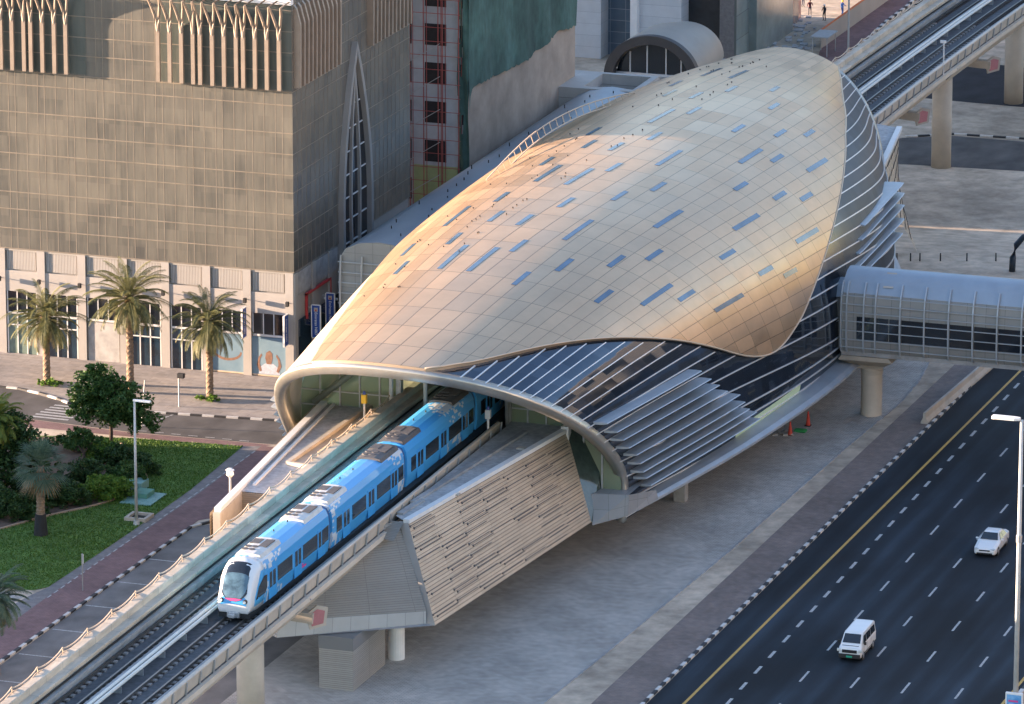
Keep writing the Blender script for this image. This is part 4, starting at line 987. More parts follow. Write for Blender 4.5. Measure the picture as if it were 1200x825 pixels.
# ------------------------------------------------------------------ trackside signals and lamps
def post_signal(loc, col, label):
    t = thing('signal_post', label, 'signal post', loc); x, y, z = loc
    MB().cyl((x,y,z),(x,y,z+1.5),.09,.09,8).build('post', M['white'], t)
    mb = MB(); mb.box(x-.2,x+.2,y-.18,y+.18,z+1.3,z+2.0); mb.build('signal_box', col, t, bevel=.03)
    MB().cyl((x,y,z+2.0),(x,y,z+2.25),.13,.09,10).build('beacon', pm('beacon_blue', (.05,.08,.3), .3), t)
    mb = MB(); mb.box(x-.35,x+.35,y-.3,y+.3,z,z+.12); mb.build('foot_plate', M['concrete_grey'], t)
p = G(427,492,10.55); post_signal((p.x,p.y,10.57), M['yellow'], 'yellow topped signal post on the left deck beside the train')
p = G(572,510,10.52); post_signal((p.x,p.y,10.53), M['white'], 'white signal post on the right deck beside the end glazing')
def lamp(name, label, loc, h, head, r=.09, arm=1.2, ad=1, group=None):
    t = thing(name, label, 'street lamp', loc); x, y, z = loc
    MB().cyl((x,y,z),(x,y,z+h),r,r*.62,12).build('pole', M['pole_steel'], t, smooth=True)
    MB().cyl((x,y,z),(x,y,z+.35),r*2,r*1.6,12).build('base', M['pole_steel'], t)
    if head == 'flat':
        mb = MB(); mb.loft([[V((x+q,y+a,z+h+b)) for a, b in ((-.32*w_,-.05),(.32*w_,-.05),(.32*w_,.16),(-.32*w_,.16))] for q, w_ in ((-ad*.1,.5),(-ad*.5,.9),(-ad*1.9,1),(-ad*2.1,.8))]); mb.build('lamp_head', M['white'], t, bevel=.04)
    elif head == 'arm':
        mb = MB(); mb.loft([[V((x+ad*q,y+a,z+h+b)) for a, b in ((-.17*w_,-.02),(.17*w_,-.02),(.14*w_,.13),(-.14*w_,.13))] for q, w_ in ((-.1,.6),(.25,.8),(.7,1),(1.35,.8))]); mb.build('lamp_head', M['white'], t, bevel=.02)
    else:
        mb = MB(); secs = []
        mb.cyl((x,y,z+h),(x,y,z+h+.2),.12,.3,12); mb.cyl((x,y,z+h+.2),(x,y,z+h+.55),.3,.2,12); mb.cyl((x,y,z+h+.55),(x,y,z+h+.7),.34,.1,12); mb.build('lamp_head', M['white'], t)
    return t
lp = G(1189,870)
t = lamp('street_lamp', 'very tall grey lamp post with flat white head at the highway median', (lp.x,lp.y,.05), 23.3, 'flat', .2)
MB().cyl((lp.x,lp.y,14.6),(lp.x,lp.y,15.1),.21,.21,12).build('pole_collar', M['steel'], t)
ab = thing('advert_box', 'blue advertising box with white frame hung on the tall highway lamp post', 'advert box', (lp.x,lp.y,2.9))
mb = MB(); mb.box(lp.x-.62,lp.x+.62,lp.y-.45,lp.y-.22,1.7,3.75); mb.build('frame', M['white'], ab, bevel=.03)
m_ad = pm('advert_blue', (.03,.22,.55), .35, scale=1.2, col2=(.25,.5,.75))
mb = MB(); mb.box(lp.x-.52,lp.x+.52,lp.y-.462,lp.y-.452,1.8,3.62); mb.build('poster', m_ad, ab)
MB().box(lp.x-.4,lp.x+.3,lp.y-.468,lp.y-.464,3.1,3.22).build('printed_line', M['magenta'], ab); MB().box(lp.x-.35,lp.x+.45,lp.y-.468,lp.y-.464,2.85,2.95).build('printed_line', M['white'], ab)
MB().box(lp.x-.1,lp.x+.1,lp.y-.22,lp.y,2.2,3.4).build('bracket', M['steel'], ab)
p = G(160,615); lamp('street_lamp', 'grey lamp post with one short arm at the edge of the lawn', (p.x,p.y,.02), 10.0, 'arm', .13)
lamp('street_lamp', 'short white lantern post beside the left viaduct parapet', (G(270,560,10.6).x-.6, G(270,600,7.5).y, 0), 10.2, 'lantern', .13)
p = G(379,420); lamp('street_lamp', 'white lamp post before the blue banners at the building corner', (p.x,p.y,.1), 5.2, 'arm', .09)
p = G(210,478); t = thing('signal_lamp', 'short post with a dark lamp box on the plaza edge', 'lamp post', (p.x,p.y,.1))
MB().cyl((p.x,p.y,.1),(p.x,p.y,2.8),.07,.07,8).build('post', M['pole_steel'], t); mb = MB(); mb.box(p.x-.1,p.x+.5,p.y-.2,p.y+.2,2.6,3.0); mb.build('lamp_box', M['dark'], t, bevel=.04)
p = G(97,692); t = thing('sign_post', 'thin sign post standing on the mauve path', 'sign post', (p.x,p.y,.02))
MB().cyl((p.x,p.y,0),(p.x,p.y,2.9),.05,.05,8).build('post', M['concrete_grey'], t); MB().box(p.x-.05,p.x+.12,p.y-.03,p.y+.03,2.1,2.85).build('sign_plate', M['pole_steel'], t)
p = G(166,500); t = MB().cyl((p.x,p.y,0),(p.x+.35,p.y,4.0),.06,.06,8).build('leaning_pole', M['pole_steel']); tag(t, 'leaning grey pole behind the bushy roadside tree', 'pole')
p = GT(994,62); t = thing('street_lamp', 'thin grey pole rising from the far mauve path behind the golden roof', 'street lamp', p); MB().cyl(p, p+V((0,0,11)), .11, .08, 10).build('pole', M['pole_steel'], t); MB().cyl(p, p+V((0,0,.4)), .2, .18, 10).build('base', M['pole_steel'], t)
# ------------------------------------------------------------------ small things
def cone(loc, label, h=.95):
    x, y, z = loc; t = thing('traffic_cone', label, 'traffic cone', loc, 'traffic cones beside the works')
    m_r = pm('cone_red', (.55,.05,.03), .5, var=.08); mb = MB(); mb.box(x-.25,x+.25,y-.25,y+.25,z,z+.06); mb.build('cone_base', M['black'], t, bevel=.01)
    MB().cyl((x,y,z+.06),(x,y,z+h),.2,.05,14).build('cone_body', m_r, t, smooth=False); MB().cyl((x,y,z+h*.5),(x,y,z+h*.68),.128,.09,14).build('reflective_band', M['white'], t)
p = G(947,499); cone((p.x,p.y,.005), 'red and white traffic cone furthest right beside the rubble', 1.25)
p = G(926,510); cone((p.x,p.y,.005), 'red traffic cone nearest the camera beside the rubble', 1.15)
mb = MB(); p = G(912,506)
for k in range(60):
    a = R.uniform(0,6.28); r_ = R.uniform(0,1)**.6*1.6; q = V((p.x-.6+math.cos(a)*r_*1.5, p.y+math.sin(a)*r_, .05)); s = R.uniform(.06,.2)
    mb.obox(q, V((s,s*.3,.02)), V((-s*.3,s,.03)), V((0,.02,s*.7)))
o = mb.build('rubble', M['concrete_grey']); o['kind'] = 'stuff'; o['label'] = 'heap of broken grey rubble by a column foot'; o['category'] = 'rubble'
p = G(938,506); t = MB(); t.box(p.x-.5,p.x+.5,p.y-.35,p.y+.35,.0,.22); tag(t.build('green_sack', pm('green_tarp', (.03,.28,.08), .7), bevel=.08), 'small green sack lying between the red cones', 'sack')
b0, b1 = G(1083,497), G(1152,438); mb = MB(); d = (b1-b0)*1.6
mb.loft([[V((q.x+a,q.y,b)) for a, b in ((-.3,0),(.3,0),(.3,.18),(.12,.5),(.1,.95),(-.1,.95),(-.12,.5),(-.3,.18))] for q in [b0+d*k/10 for k in range(11)]]); tag(mb.build('concrete_barrier', M['concrete']), 'long low concrete barrier beside the highway kerb', 'barrier')
for i, px in enumerate((1046,1051,1067,1078,1102,1133,1167)):
    p = GT(px, 306); tag(MB().cyl((p.x,p.y,p.z),(p.x,p.y,p.z+.75),.07,.06,8).build('bollard', M['black']), 'short black bollard in the row on the sand behind the footbridge', 'bollard', 'bollards behind the footbridge')
p = GT(1186,318); tag(MB().tube([p+V((0,0,0)), p+V((.05,0,1.3)), p+V((.35,0,2.5)), p+V((1.0,0,3.3)), p+V((2,0,3.6))], [.3,.3,.28,.26,.24], 12).build('bent_pipe', pm('dark_duct', (.03,.045,.06), .5, var=.2), smooth=True), 'dark bent pipe rising behind the footbridge at the right edge', 'pipe')
# pale boxes on the lawn
m_teal = pm('teal_cover', (.20,.36,.33), .6, var=.12, scale=2)
p = G(168,585); t = thing('manhole_slab', 'pale teal slab with a raised cover on the lawn', 'slab', (p.x,p.y,.03))
mb = MB(); mb.box(p.x-1.3,p.x+1.3,p.y-1.7,p.y+1.7,.0,.12); mb.build('slab', m_teal, t); mb = MB(); mb.box(p.x-.9,p.x+.4,p.y-.2,p.y+1.4,.12,.5); mb.build('cover_box', pm('teal_box', (.10,.26,.20), .6, var=.12), t, bevel=.04)
p = G(158,573); mb = MB(); mb.box(p.x-.9,p.x+.9,p.y-.8,p.y+.8,.0,.75); tag(mb.build('utility_box', m_teal, bevel=.05), 'pale teal utility box at the planting edge behind the lamp', 'utility box')
p = G(163,608); t = thing('pit_frame', 'square concrete pit frame at the foot of the lawn lamp', 'pit frame', (p.x,p.y,0)); mb = MB()
for a, b, c_, d_ in ((-.9,.9,-.9,-.65),(-.9,.9,.65,.9),(-.9,-.65,-.65,.65),(.65,.9,-.65,.65)): mb.box(p.x+a,p.x+b,p.y+c_,p.y+d_,.0,.3)
mb.build('frame', M['concrete'], t); MB().box(p.x-.64,p.x+.64,p.y-.64,p.y+.64,.05,.1).build('lid', M['dark'], t)
# ------------------------------------------------------------------ vehicles (front faces -Y)
M['car_white'] = pm('white_car_paint', (.74,.74,.73), .25, var=.02); M['tyre'] = pm('tyre', (.02,.02,.02), .8); M['hub'] = pm('wheel_trim', (.4,.4,.42), .35, .6)
M['car_glass'] = pm('car_glass', (.015,.02,.026), .06, var=.3, spec=.9); M['plate_green'] = pm('taxi_plate', (.02,.35,.22), .5)
def body(profile, y0, shape_w):
    """profile: list of (y, zbottom, ztop, half width at waist, half width at top, waist z)"""
    secs = []
    for y, zb, zt, ww, wt, zw in profile:
        secs.append([V((-ww*.93,y,zb)),V((-ww,y,zb+.18)),V((-ww,y,zw-.06)),V((-ww*.97,y,zw)),V((-wt,y,zt-.05)),V((-wt*.86,y,zt)),V((wt*.86,y,zt)),V((wt,y,zt-.05)),V((ww*.97,y,zw)),V((ww,y,zw-.06)),V((ww,y,zb+.18)),V((ww*.93,y,zb))])
    return secs
def wheels(t, w, ys, r):
    for y in ys:
        for s in (-1,1):
            MB().cyl((s*(w-.3),y,r+.03),(s*(w+.006),y,r+.03),r+.07,r+.07,20).build('wheel_arch', M['black'], t)
            o = MB().cyl((s*(w-.2),y,r),(s*(w+.015),y,r),r,r,20).build('wheel', M['tyre'], t); MB().cyl((s*(w+.01),y,r),(s*(w+.03),y,r),r*.6,r*.56,14).build('rim', M['hub'], o)
def place(t, loc, rz): t.location = loc; t.rotation_euler = (0,0,rz)
van = thing('van', 'white passenger van driving down the dark highway', 'van')
pr = [(0.0,.35,.85,.76,.70,.80),(.12,.3,1.05,.82,.74,.98),(.35,.28,1.16,.84,.75,1.08),(.55,.28,1.3,.845,.74,1.1),(1.15,.28,1.86,.845,.70,1.12),(1.4,.28,1.95,.845,.70,1.12),(4.2,.28,1.95,.845,.70,1.12),(4.5,.3,1.88,.83,.70,1.12),(4.62,.36,1.2,.8,.70,1.1)]
vb = MB().loft(body(pr,0,0)).build('body', M['car_white'], van, bevel=.03)
mb = MB(); mb.add([(-.66,.57,1.24),(.66,.57,1.24),(.60,1.1,1.78),(-.60,1.1,1.78)], [(0,1,2,3)])
for k, q in enumerate(mb.v): mb.v[k] = (q[0], q[1]-.05, q[2]+.06)
mb.build('windscreen', M['car_glass'], van, fix=False)
for s in (-1,1):
    mb = MB()
    for a, b, sl_ in ((1.05,1.75,.42),(1.85,2.95,0),(3.05,4.25,0)):
        f = lambda z: s*(.845*.97+(.70-.845*.97)*(z-1.12)/.78+.02)
        mb.add([(f(1.2),a-(.0 if not sl_ else .18),1.2),(f(1.2),b,1.2),(f(1.72),b,1.72),(f(1.72),a+sl_*.35,1.72)], [(0,1,2,3)])
    mb.build('side_windows', M['car_glass'], van)
    mb = MB(); mb.box(s*.80-.13,s*.80+.13,-.03,.1,.78,.98); mb.build('headlight', pm('headlamp_lens', (.6,.62,.6), .15), van, bevel=.02)
    mb = MB(); mb.box(s*.97-.09,s*.97+.09,.75,.85,1.15,1.38); mb.build('mirror', M['black'], van, bevel=.02)
mb = MB(); mb.box(-.8,.8,-.1,.12,.3,.62); mb.build('bumper', M['black'], van, bevel=.04); mb = MB(); mb.box(-.55,.55,-.03,.05,.7,.92); mb.build('grille', M['dark'], van)
MB().box(-.22,.22,-.12,-.1,.38,.52).build('number_plate', M['plate_green'], van)
for s in (-1,1):
    mb = MB()
    for y in (1.0,1.95,3.0): mb.box(s*.846-.004,s*.846+.004,y-.012,y+.012,.5,1.1)
    mb.build('door_seam', M['dark'], van); MB().box(s*.846-.006,s*.846+.006,.3,4.5,.42,.5).build('side_trim', M['black'], van)
MB().box(-.62,.62,.30,.33,1.14,1.17).build('wiper', M['black'], van)
wheels(van, .83, (.85,3.65), .33)
p0, p1 = G(980,774), G(1008,779); place(van, ((p0.x+p1.x)/2+.05, (p0.y+p1.y)/2+.1, .01), math.radians(1.5))
sed = thing('car', 'white saloon car driving down the dark highway', 'car')
pr = [(0.0,.3,.58,.70,.62,.55),(.1,.22,.70,.82,.66,.62),(.45,.2,.80,.88,.72,.72),(1.35,.2,.96,.91,.76,.86),(1.5,.2,1.0,.91,.74,.9),(2.15,.2,1.38,.91,.60,.93),(2.5,.2,1.45,.91,.58,.94),(3.3,.2,1.43,.91,.58,.94),(4.05,.2,1.08,.9,.66,.94),(4.6,.24,1.02,.86,.70,.9),(4.78,.32,.8,.78,.66,.75)]
MB().loft(body(pr,0,0)).build('body', M['car_white'], sed, bevel=.03)
mb = MB(); mb.add([(-.70,1.5,1.0),(.70,1.5,1.0),(.55,2.16,1.38),(-.55,2.16,1.38)], [(0,1,2,3)])
for k, q in enumerate(mb.v): mb.v[k] = (q[0], q[1]-.03, q[2]+.035)
mb.build('windscreen', M['car_glass'], sed, fix=False)
mb = MB(); mb.add([(-.55,3.34,1.42),(.55,3.34,1.42),(.62,4.02,1.1),(-.62,4.02,1.1)], [(0,1,2,3)])
for k, q in enumerate(mb.v): mb.v[k] = (q[0], q[1]+.03, q[2]+.035)
mb.build('rear_window', M['car_glass'], sed, fix=False)
for s in (-1,1):
    f = lambda z: s*(.91*.97+(.60-.91*.97)*(z-.94)/.44+.025)
    mb = MB(); mb.add([(f(.99),1.75,.99),(f(.99),2.6,.99),(f(1.34),2.6,1.34),(f(1.34),2.25,1.34)],[(0,1,2,3)]); mb.add([(f(.99),2.68,.99),(f(.99),3.75,.99),(f(1.34),3.35,1.34),(f(1.34),2.68,1.34)],[(0,1,2,3)]); mb.build('side_windows', M['car_glass'], sed)
    mb = MB(); mb.box(s*.62-.16,s*.62+.16,.03,.25,.56,.7); mb.build('headlight', pm('headlamp_lens', (.55,.58,.6), .12), sed, bevel=.03)
    mb = MB(); mb.box(s*1.0-.1,s*1.0+.1,1.75,1.85,.92,1.05); mb.build('mirror', M['car_white'], sed, bevel=.02)
mb = MB(); mb.box(-.42,.42,-.02,.04,.5,.6); mb.build('grille', M['dark'], sed); mb = MB(); mb.box(-.6,.6,-.03,.05,.27,.38); mb.build('air_intake', M['dark'], sed); MB().box(-.26,.26,-.045,-.02,.4,.5).build('number_plate', M['white'], sed)
for s in (-1,1):
    mb = MB()
    for y in (1.7,2.64,3.6): mb.box(s*.909-.004,s*.909+.004,y-.012,y+.012,.35,.86)
    mb.build('door_seam', M['dark'], sed); MB().box(s*.909-.006,s*.909+.006,.5,4.4,.24,.32).build('sill', M['black'], sed)
wheels(sed, .89, (.95,3.7), .32)
p0, p1 = G(1140,652), G(1166,656); place(sed, ((p0.x+p1.x)/2, (p0.y+p1.y)/2+.1, .01), math.radians(1.5))
# ------------------------------------------------------------------ right-hand footbridge
M['brpanel'] = grid_mat('bridge_panel', (.29,.285,.27), (.14,.14,.14), (1.6,1.0), (.02,.02), rough=.5, metal=.2, tone=.06, src='UV', noise_var=.06)
M['brroof'] = pm('bridge_roof_sheet', (.30,.345,.39), .4, .3, var=.06, scale=.5, var2=.06)
br = thing('footbridge', 'grey tubular footbridge with curved roof crossing from the station over the highway', 'footbridge', (9,45,0))
BX0, BX1, BY0, BY1 = 6.95, 66, 42.5, 47.6
prof = [(BY0+.25,5.85),(BY0+.05,6.3),(BY0,7.2),(BY0-.02,8.6),(BY0+.05,10.0),(BY0+.22,10.85),(BY0+.75,11.75),(BY0+1.6,12.35),(BY0+2.55,12.55),(BY0+3.5,12.35),(BY0+4.35,11.75),(BY1-.2,10.85),(BY1,9),(BY1,7),(BY1-.2,5.85)]
mb = MB(); acc = [0]
for a, b in zip(prof[:-1], prof[1:]): acc.append(acc[-1]+math.hypot(b[0]-a[0], b[1]-a[1]))
def brloft(i0, i1, mat, name):
    mb = MB(); pts = prof[i0:i1+1]; n = len(pts); vs = []; uv = []
    for x in (BX0, BX1):
        for k, (y, z) in enumerate(pts): vs.append((x,y,z)); uv.append((x, acc[i0+k]))
    mb.add(vs, [(k,k+1,n+k+1,n+k) for k in range(n-1)], uv); return mb.build(name, mat, br, smooth=True)
brloft(0,5,M['brpanel'],'side_wall'); brloft(5,11,M['brroof'],'roof'); brloft(11,14,M['brpanel'],'side_wall')
MB().add([(BX0,y,z) for y,z in prof], [tuple(range(len(prof)))]).build('end_wall', M['brpanel'], br)
MB().box(BX0,BX1,BY0+.2,BY1-.2,5.55,5.9).build('floor_beam', M['concrete_grey'], br)
def rib(x, w=.12):
    o = [(y-(.28 if y < BY0+.6 else .0)-(0), z) for y, z in prof[:7]]; secs = []
    for y, z in prof[0:7]: secs.append([V((x-w/2,y-.22,z)),V((x+w/2,y-.22,z)),V((x+w/2,y+.0,z)),V((x-w/2,y+.0,z))])
    MB().loft(secs).build('rib', M['louvre'], br)
xs_r = [6.98,7.45,8.9,9.9]+[12.0+2.05*k for k in range(14)]
for x in xs_r: rib(x)
for z in (6.35,7.0,7.75,8.55,9.3,10.0,10.7):
    MB().bar((BX0,BY0-.17,z),(42,BY0-.17,z),.07,.07).build('rail', M['louvre'], br)
mb = MB(); k = 0
for a, b in ((8.3,9.8),(9.98,11.0),(11.08,11.85),(12.1,14.0),(14.1,16.1),(16.2,18.1),(18.25,20.15),(20.3,22.2),(22.3,24.2)):
    MB().box(a,b,BY0-.06,BY0+.02,7.05,8.95).build('window', M['glass_dark'], br)
mb = MB().add([(10.35,BY0+.5,11.45),(11.2,BY0+.5,11.45),(11.2,BY0+1.75,12.45),(10.35,BY0+1.75,12.45)],[(0,1,2,3)]); mb.build('roof_patch', M['concrete'], br)
mb = MB(); 
vp = [(BY0+.6,6.0),(BY0+.6,10.3),(BY0+1.4,11.2),(BY0+2.5,11.5),(BY0+3.6,11.2),(BY0+4.3,10.3),(BY0+4.3,6.0)]
mb.loft([[V((x,y,z)) for y,z in vp] for x in (4.2,BX0)]); mb.build('vestibule', M['brpanel'], br)
mb = MB(); mb.loft([[V((x,y,z+.03)) for y,z in vp[1:6]]+[V((x,y,z-.1)) for y,z in vp[5:0:-1]] for x in (4.1,BX0-.02)]); mb.build('vestibule_roof', M['brroof'], br)
pc = (8.95,45.0); MB().cyl((pc[0],pc[1],-.1),(pc[0],pc[1],4.3),.88,.88,28).build('pier', M['pillar'], br)
MB().cyl((pc[0],pc[1],3.55),(pc[0],pc[1],3.95),.93,.93,28).build('pier_collar', M['concrete'], br)
mb = MB(); mb.loft([[V((pc[0]-w_,pc[1]-d_,z)),V((pc[0]+w_,pc[1]-d_,z)),V((pc[0]+w_,pc[1]+d_,z)),V((pc[0]-w_,pc[1]+d_,z))] for z, w_, d_ in ((4.1,.85,.85),(4.4,1.25,1.0),(5.1,2.3,2.2),(5.5,2.0,2.3))]); mb.build('pier_cap', M['concrete'], br)
# ------------------------------------------------------------------ long annexe / left-hand link
lk = thing('footbridge', 'long pale link bridge with rounded roof running behind the golden shell', 'footbridge', (-32,42,0))
prof = [(-36.6,6.2),(-36.7,8.2),(-36.6,10.4),(-36.1,11.3),(-34.8,11.9),(-33,12.1),(-31,11.9),(-30,11.3),(-29.7,10.4),(-29.6,8),(-29.7,6.2)]
LY0, LY1 = 41.2, 104.0
def lkloft(i0, i1, mat, name):
    pts = prof[i0:i1+1]; n = len(pts); vs = []; uv = []
    for y in (LY0, LY1):
        for k, (x, z) in enumerate(pts): vs.append((x-.0,y,z)); uv.append((y, z))
    MB().add(vs, [(k,k+1,n+k+1,n+k) for k in range(n-1)], uv).build(name, mat, lk, smooth=True)
lkloft(2,8,M['brroof'],'roof'); lkloft(0,2,M['brpanel'],'side_wall'); lkloft(8,10,M['brpanel'],'side_wall')
MB().add([(x,LY0,z) for x,z in prof], [tuple(range(len(prof)))], [(x,z) for x,z in prof]).build('end_wall', M['brpanel'], lk)
mb = MB()
for z in (6.6,7.5,8.4,9.3,10.2): mb.bar((-36.7,LY0-.15,z),(-29.6,LY0-.15,z),.07,.08)
mb.build('rail_set', M['louvre'], lk)
for x in (-36.5,-34.6,-32.0,-29.8): MB().tube([(x,LY0-.2,6.2),(x+.05,LY0-.3,8.5),(x+.1,LY0-.2,10.8)], .08, 6).build('rib', M['louvre'], lk)
mb = MB()
for k in range(26): xx = -33.6+R.uniform(-1.2,1.6); mb.cyl((xx,LY0+3+k*2.3,11.8),(xx,LY0+3+k*2.3,12.25),.05,.05,6)
o = mb.build('roof_stud', M['dark'], lk); o['kind'] = 'stuff'
for y in (48,66,84,100): MB().cyl((-33,y,-.1),(-33,y,6.3),.7,.7,20).build('pier', M['pillar'], lk)
# box building at the end of the link
bx = thing('plant_building', 'pale flat-roofed block with a sunken roof well behind the golden shell', 'building', (-35,108,0))
M['bandstone'] = grid_mat('banded_cladding', (.40,.37,.34), (.2,.19,.18), (3.0,1.1), (.006,.05), rough=.6, tone=.04, src='Object', axes=(0,2), noise_var=.08)
x0, x1, y0, y1 = -39.2, -30.4, 102.8, 110
zb = zg(106)
mb = MB(); mb.box(x0,x1,y0,y0+1.0,zb,12); mb.box(x0,x1,y1-.6,y1,zb,12); mb.box(x0,x0+3.4,y0+1.0,y1-.6,zb,12); mb.box(x1-.6,x1,y0+1.0,y1-.6,zb,12)
mb.build('wall', M['bandstone'], bx); MB().box(x0+3.4,x1-.6,y0+1.0,y1-.6,9.9,10.1).build('roof', M['deck'], bx); mb = MB(); mb.box(x0+5,x0+6.4,y0+3,y0+3.6,10.1,10.5); mb.build('roof_unit', M['white'], bx)
mb = MB(); mb.box(x0-.15,x1+.15,y0-.15,y0+.05,8.2,8.5); mb.build('string_course', M['dark'], bx); MB().box(x0+4.2,x0+5.6,y0-.04,y0+.02,9.0,9.8).build('opening', M['dark'], bx)
# arched entrance pod further back
pod = thing('entrance_pod', 'small barrel-vaulted entrance pavilion with dark arched glazing behind the station', 'pavilion', (-43.6,150,-2.6))
cx, R0 = -43.6, 4.75; zb0 = 2.6
arc = lambda r, k, n=28, hz=1.0: (cx+math.cos(PI*k/n)*r, zb0+math.sin(PI*k/n)*r*hz)
mb = MB(); vs = []
for y, r in ((148.6,R0+.1),(150.5,R0+.25),(156,R0+.1),(161,R0-.9)):
    for k in range(29): x, z = arc(r, k, 28, .88); vs.append((x, y+.9*abs(math.cos(PI*k/28))*0, z))
mb.add(vs, [(i*29+k,(i+1)*29+k,(i+1)*29+k+1,i*29+k+1) for i in range(3) for k in range(28)]); mb.build('vault_roof', pm('pod_roof_panels', (.36,.32,.27), .5, .15, var=.06, scale=.4), pod, smooth=True)
mb = MB(); mb.loft([[V((*arc(a, k, 28, .88)[:1], y, arc(a, k, 28, .88)[1])) for a, y in ((R0+.25,148.5),(R0+.25,149.4),(R0-.75,149.4),(R0-.75,148.5))] for k in range(29)]); mb.build('arch_rim', pm('dark_rim', (.07,.065,.065), .5, .3, var=.1), pod, smooth=False)
MB().add([(arc(R0-.7,k,28,.8)[0],149.9,arc(R0-.7,k,28,.8)[1]) for k in range(29)], [tuple(range(29))]).build('arch_glazing', M['glass_dark'], pod)
mb = MB()
for x in (-46.2,-44.4,-42.4,-40.8): mb.box(x-.06,x+.06,149.75,149.9,zb0,zb0+math.sqrt(max(0,(R0-.8)**2-(x-cx)**2))*.8)
mb.box(cx-R0+.7,cx+R0-.7,149.7,149.9,zb0-.05,zb0+.25); mb.build('glazing_bar', M['mullion'], pod)
MB().box(cx-R0,cx+R0,149.2,160,-2.7,zb0).build('base_wall', M['bandstone'], pod)
# ------------------------------------------------------------------ building A: stained facade with arched fins
def stained(name, base, dark, light):
    m, N, L, b = new_mat(name); b.inputs['Roughness'].default_value = .26; b.inputs['Specular IOR Level'].default_value = .5; b.inputs['Metallic'].default_value = .15
    tc = N.new('ShaderNodeTexCoord'); mp = N.new('ShaderNodeMapping'); mp.inputs['Scale'].default_value = (2.2,2.2,.22); L.new(tc.outputs['Object'], mp.inputs['Vector'])
    n = N.new('ShaderNodeTexNoise'); n.inputs['Scale'].default_value = 1; n.inputs['Detail'].default_value = 6; n.inputs['Roughness'].default_value = .7; L.new(mp.outputs[0], n.inputs['Vector'])
    n2 = N.new('ShaderNodeTexNoise'); n2.inputs['Scale'].default_value = .16; n2.inputs['Detail'].default_value = 3; L.new(tc.outputs['Object'], n2.inputs['Vector'])
    sp = N.new('ShaderNodeSeparateXYZ'); L.new(tc.outputs['Object'], sp.inputs[0])
    cb = N.new('ShaderNodeCombineXYZ'); L.new(math_n(N, L, 'FLOOR', math_n(N, L, 'DIVIDE', math_n(N, L, 'ADD', sp.outputs[0], sp.outputs[1]), 1.04)), cb.inputs[0]); L.new(math_n(N, L, 'FLOOR', math_n(N, L, 'DIVIDE', sp.outputs[2], 1.75)), cb.inputs[1])
    wn = N.new('ShaderNodeTexWhiteNoise'); wn.noise_dimensions = '2D'; L.new(cb.outputs[0], wn.inputs['Vector'])
    f = math_n(N, L, 'ADD', math_n(N, L, 'ADD', math_n(N, L, 'MULTIPLY', n.outputs['Fac'], .55), math_n(N, L, 'MULTIPLY', n2.outputs['Fac'], .6)), math_n(N, L, 'MULTIPLY', wn.outputs['Value'], .14))
    r = N.new('ShaderNodeValToRGB'); r.color_ramp.elements[0].position = .42; r.color_ramp.elements[1].position = .82
    r.color_ramp.elements[0].color = (*dark,1); r.color_ramp.elements[1].color = (*light,1); e = r.color_ramp.elements.new(.62); e.color = (*base,1)
    e2_ = r.color_ramp.elements.new(.36); e2_.color = tuple(c*.55 for c in dark)+(1,)
    L.new(f, r.inputs['Fac']); L.new(r.outputs['Color'], b.inputs['Base Color'])
    return m
M['stained'] = stained('dusty_brown_glazing', (.145,.138,.12), (.085,.084,.08), (.20,.185,.155))
M['green_pane'] = stained('dusty_green_glazing', (.10,.115,.105), (.065,.08,.075), (.14,.145,.125))
M['bronze'] = pm('bronze_fin', (.29,.235,.19), .5, .2, var=.1, scale=1)
M['joint'] = pm('pale_joint', (.20,.168,.132), .6, var=.25, scale=.7)
A = thing('tall_building', 'tall brown stained-glass building with arched bronze fins and white ground floor', 'building', (-39.9,39.1,0))
AX0, AX1, AY0, AY1, AZ0, AZ1 = -96, -39.9, 39.1, 67.7, 9.4, 40
mb = MB(); mb.box(AX0,AX1,AY0,AY1,AZ0,32.7); mb.build('curtain_wall', M['stained'], A)
mb = MB(); mb.box(AX0,AX1-.3,AY0+.35,AY1,32.75,44); mb.build('upper_storey', M['wall_white'], A)
for k in range(16):
    x = -41.1-k*1.55
    if k % 4 != 3: MB().box(x-1.2,x,AY0+.3,AY0+.4,33.1,35.6).build('upper_window', M['glass_dark'], A)
mb = MB(); mb.box(AX0,AX1+.05,AY0-.25,AY0+.3,32.4,32.75); mb.build('upper_ledge', M['white'], A)
MB().add([(-67.2,AY0-.03,25.1),(-58.5,AY0-.03,25.1),(-58.5,AY0-.03,32.3),(-67.2,AY0-.03,32.3)],[(0,1,2,3)]).build('green_glazing', M['green_pane'], A)
MB().add([(-51.7,AY0-.03,25.1),(-39.95,AY0-.03,25.1),(-39.95,AY0-.03,32.3),(-51.7,AY0-.03,32.3)],[(0,1,2,3)]).build('green_glazing', M['green_pane'], A)
mb = MB()
for z in (9.42,11.2,12.9,14.4,16.3,17.8,19.6,21.4,23.8,24.95,26.7,28.3,30.1,31.9):
    mb.box(AX0,AX1+.02,AY0-.05,AY0+.02,z-.04,z+.04); mb.box(AX1-.02,AX1+.03,AY0,AY1,z-.03,z+.03)
mb.build('horizontal_joint', M['joint'], A)
mb = MB(); x = AX1-.9
k = 0
while x > -75:
    mb.box(x-.028,x+.028,AY0-.008,AY0+.02,AZ0,32.4); x -= 1.04 if k % 3 else .62; k += 1
for k in range(27): 
    y = AY0+1.0+1.04*k; mb.box(AX1-.02,AX1+.02,y-.02,y+.02,AZ0,32.4)
mb.build('vertical_joint', M['joint'], A)
groups = [[194,207.5,221,234.5,242.5,256.5,270,284,292,305.5,319,333],[11,24,38,46,59.5,73.5,87,-3,-16,-24,-37]]
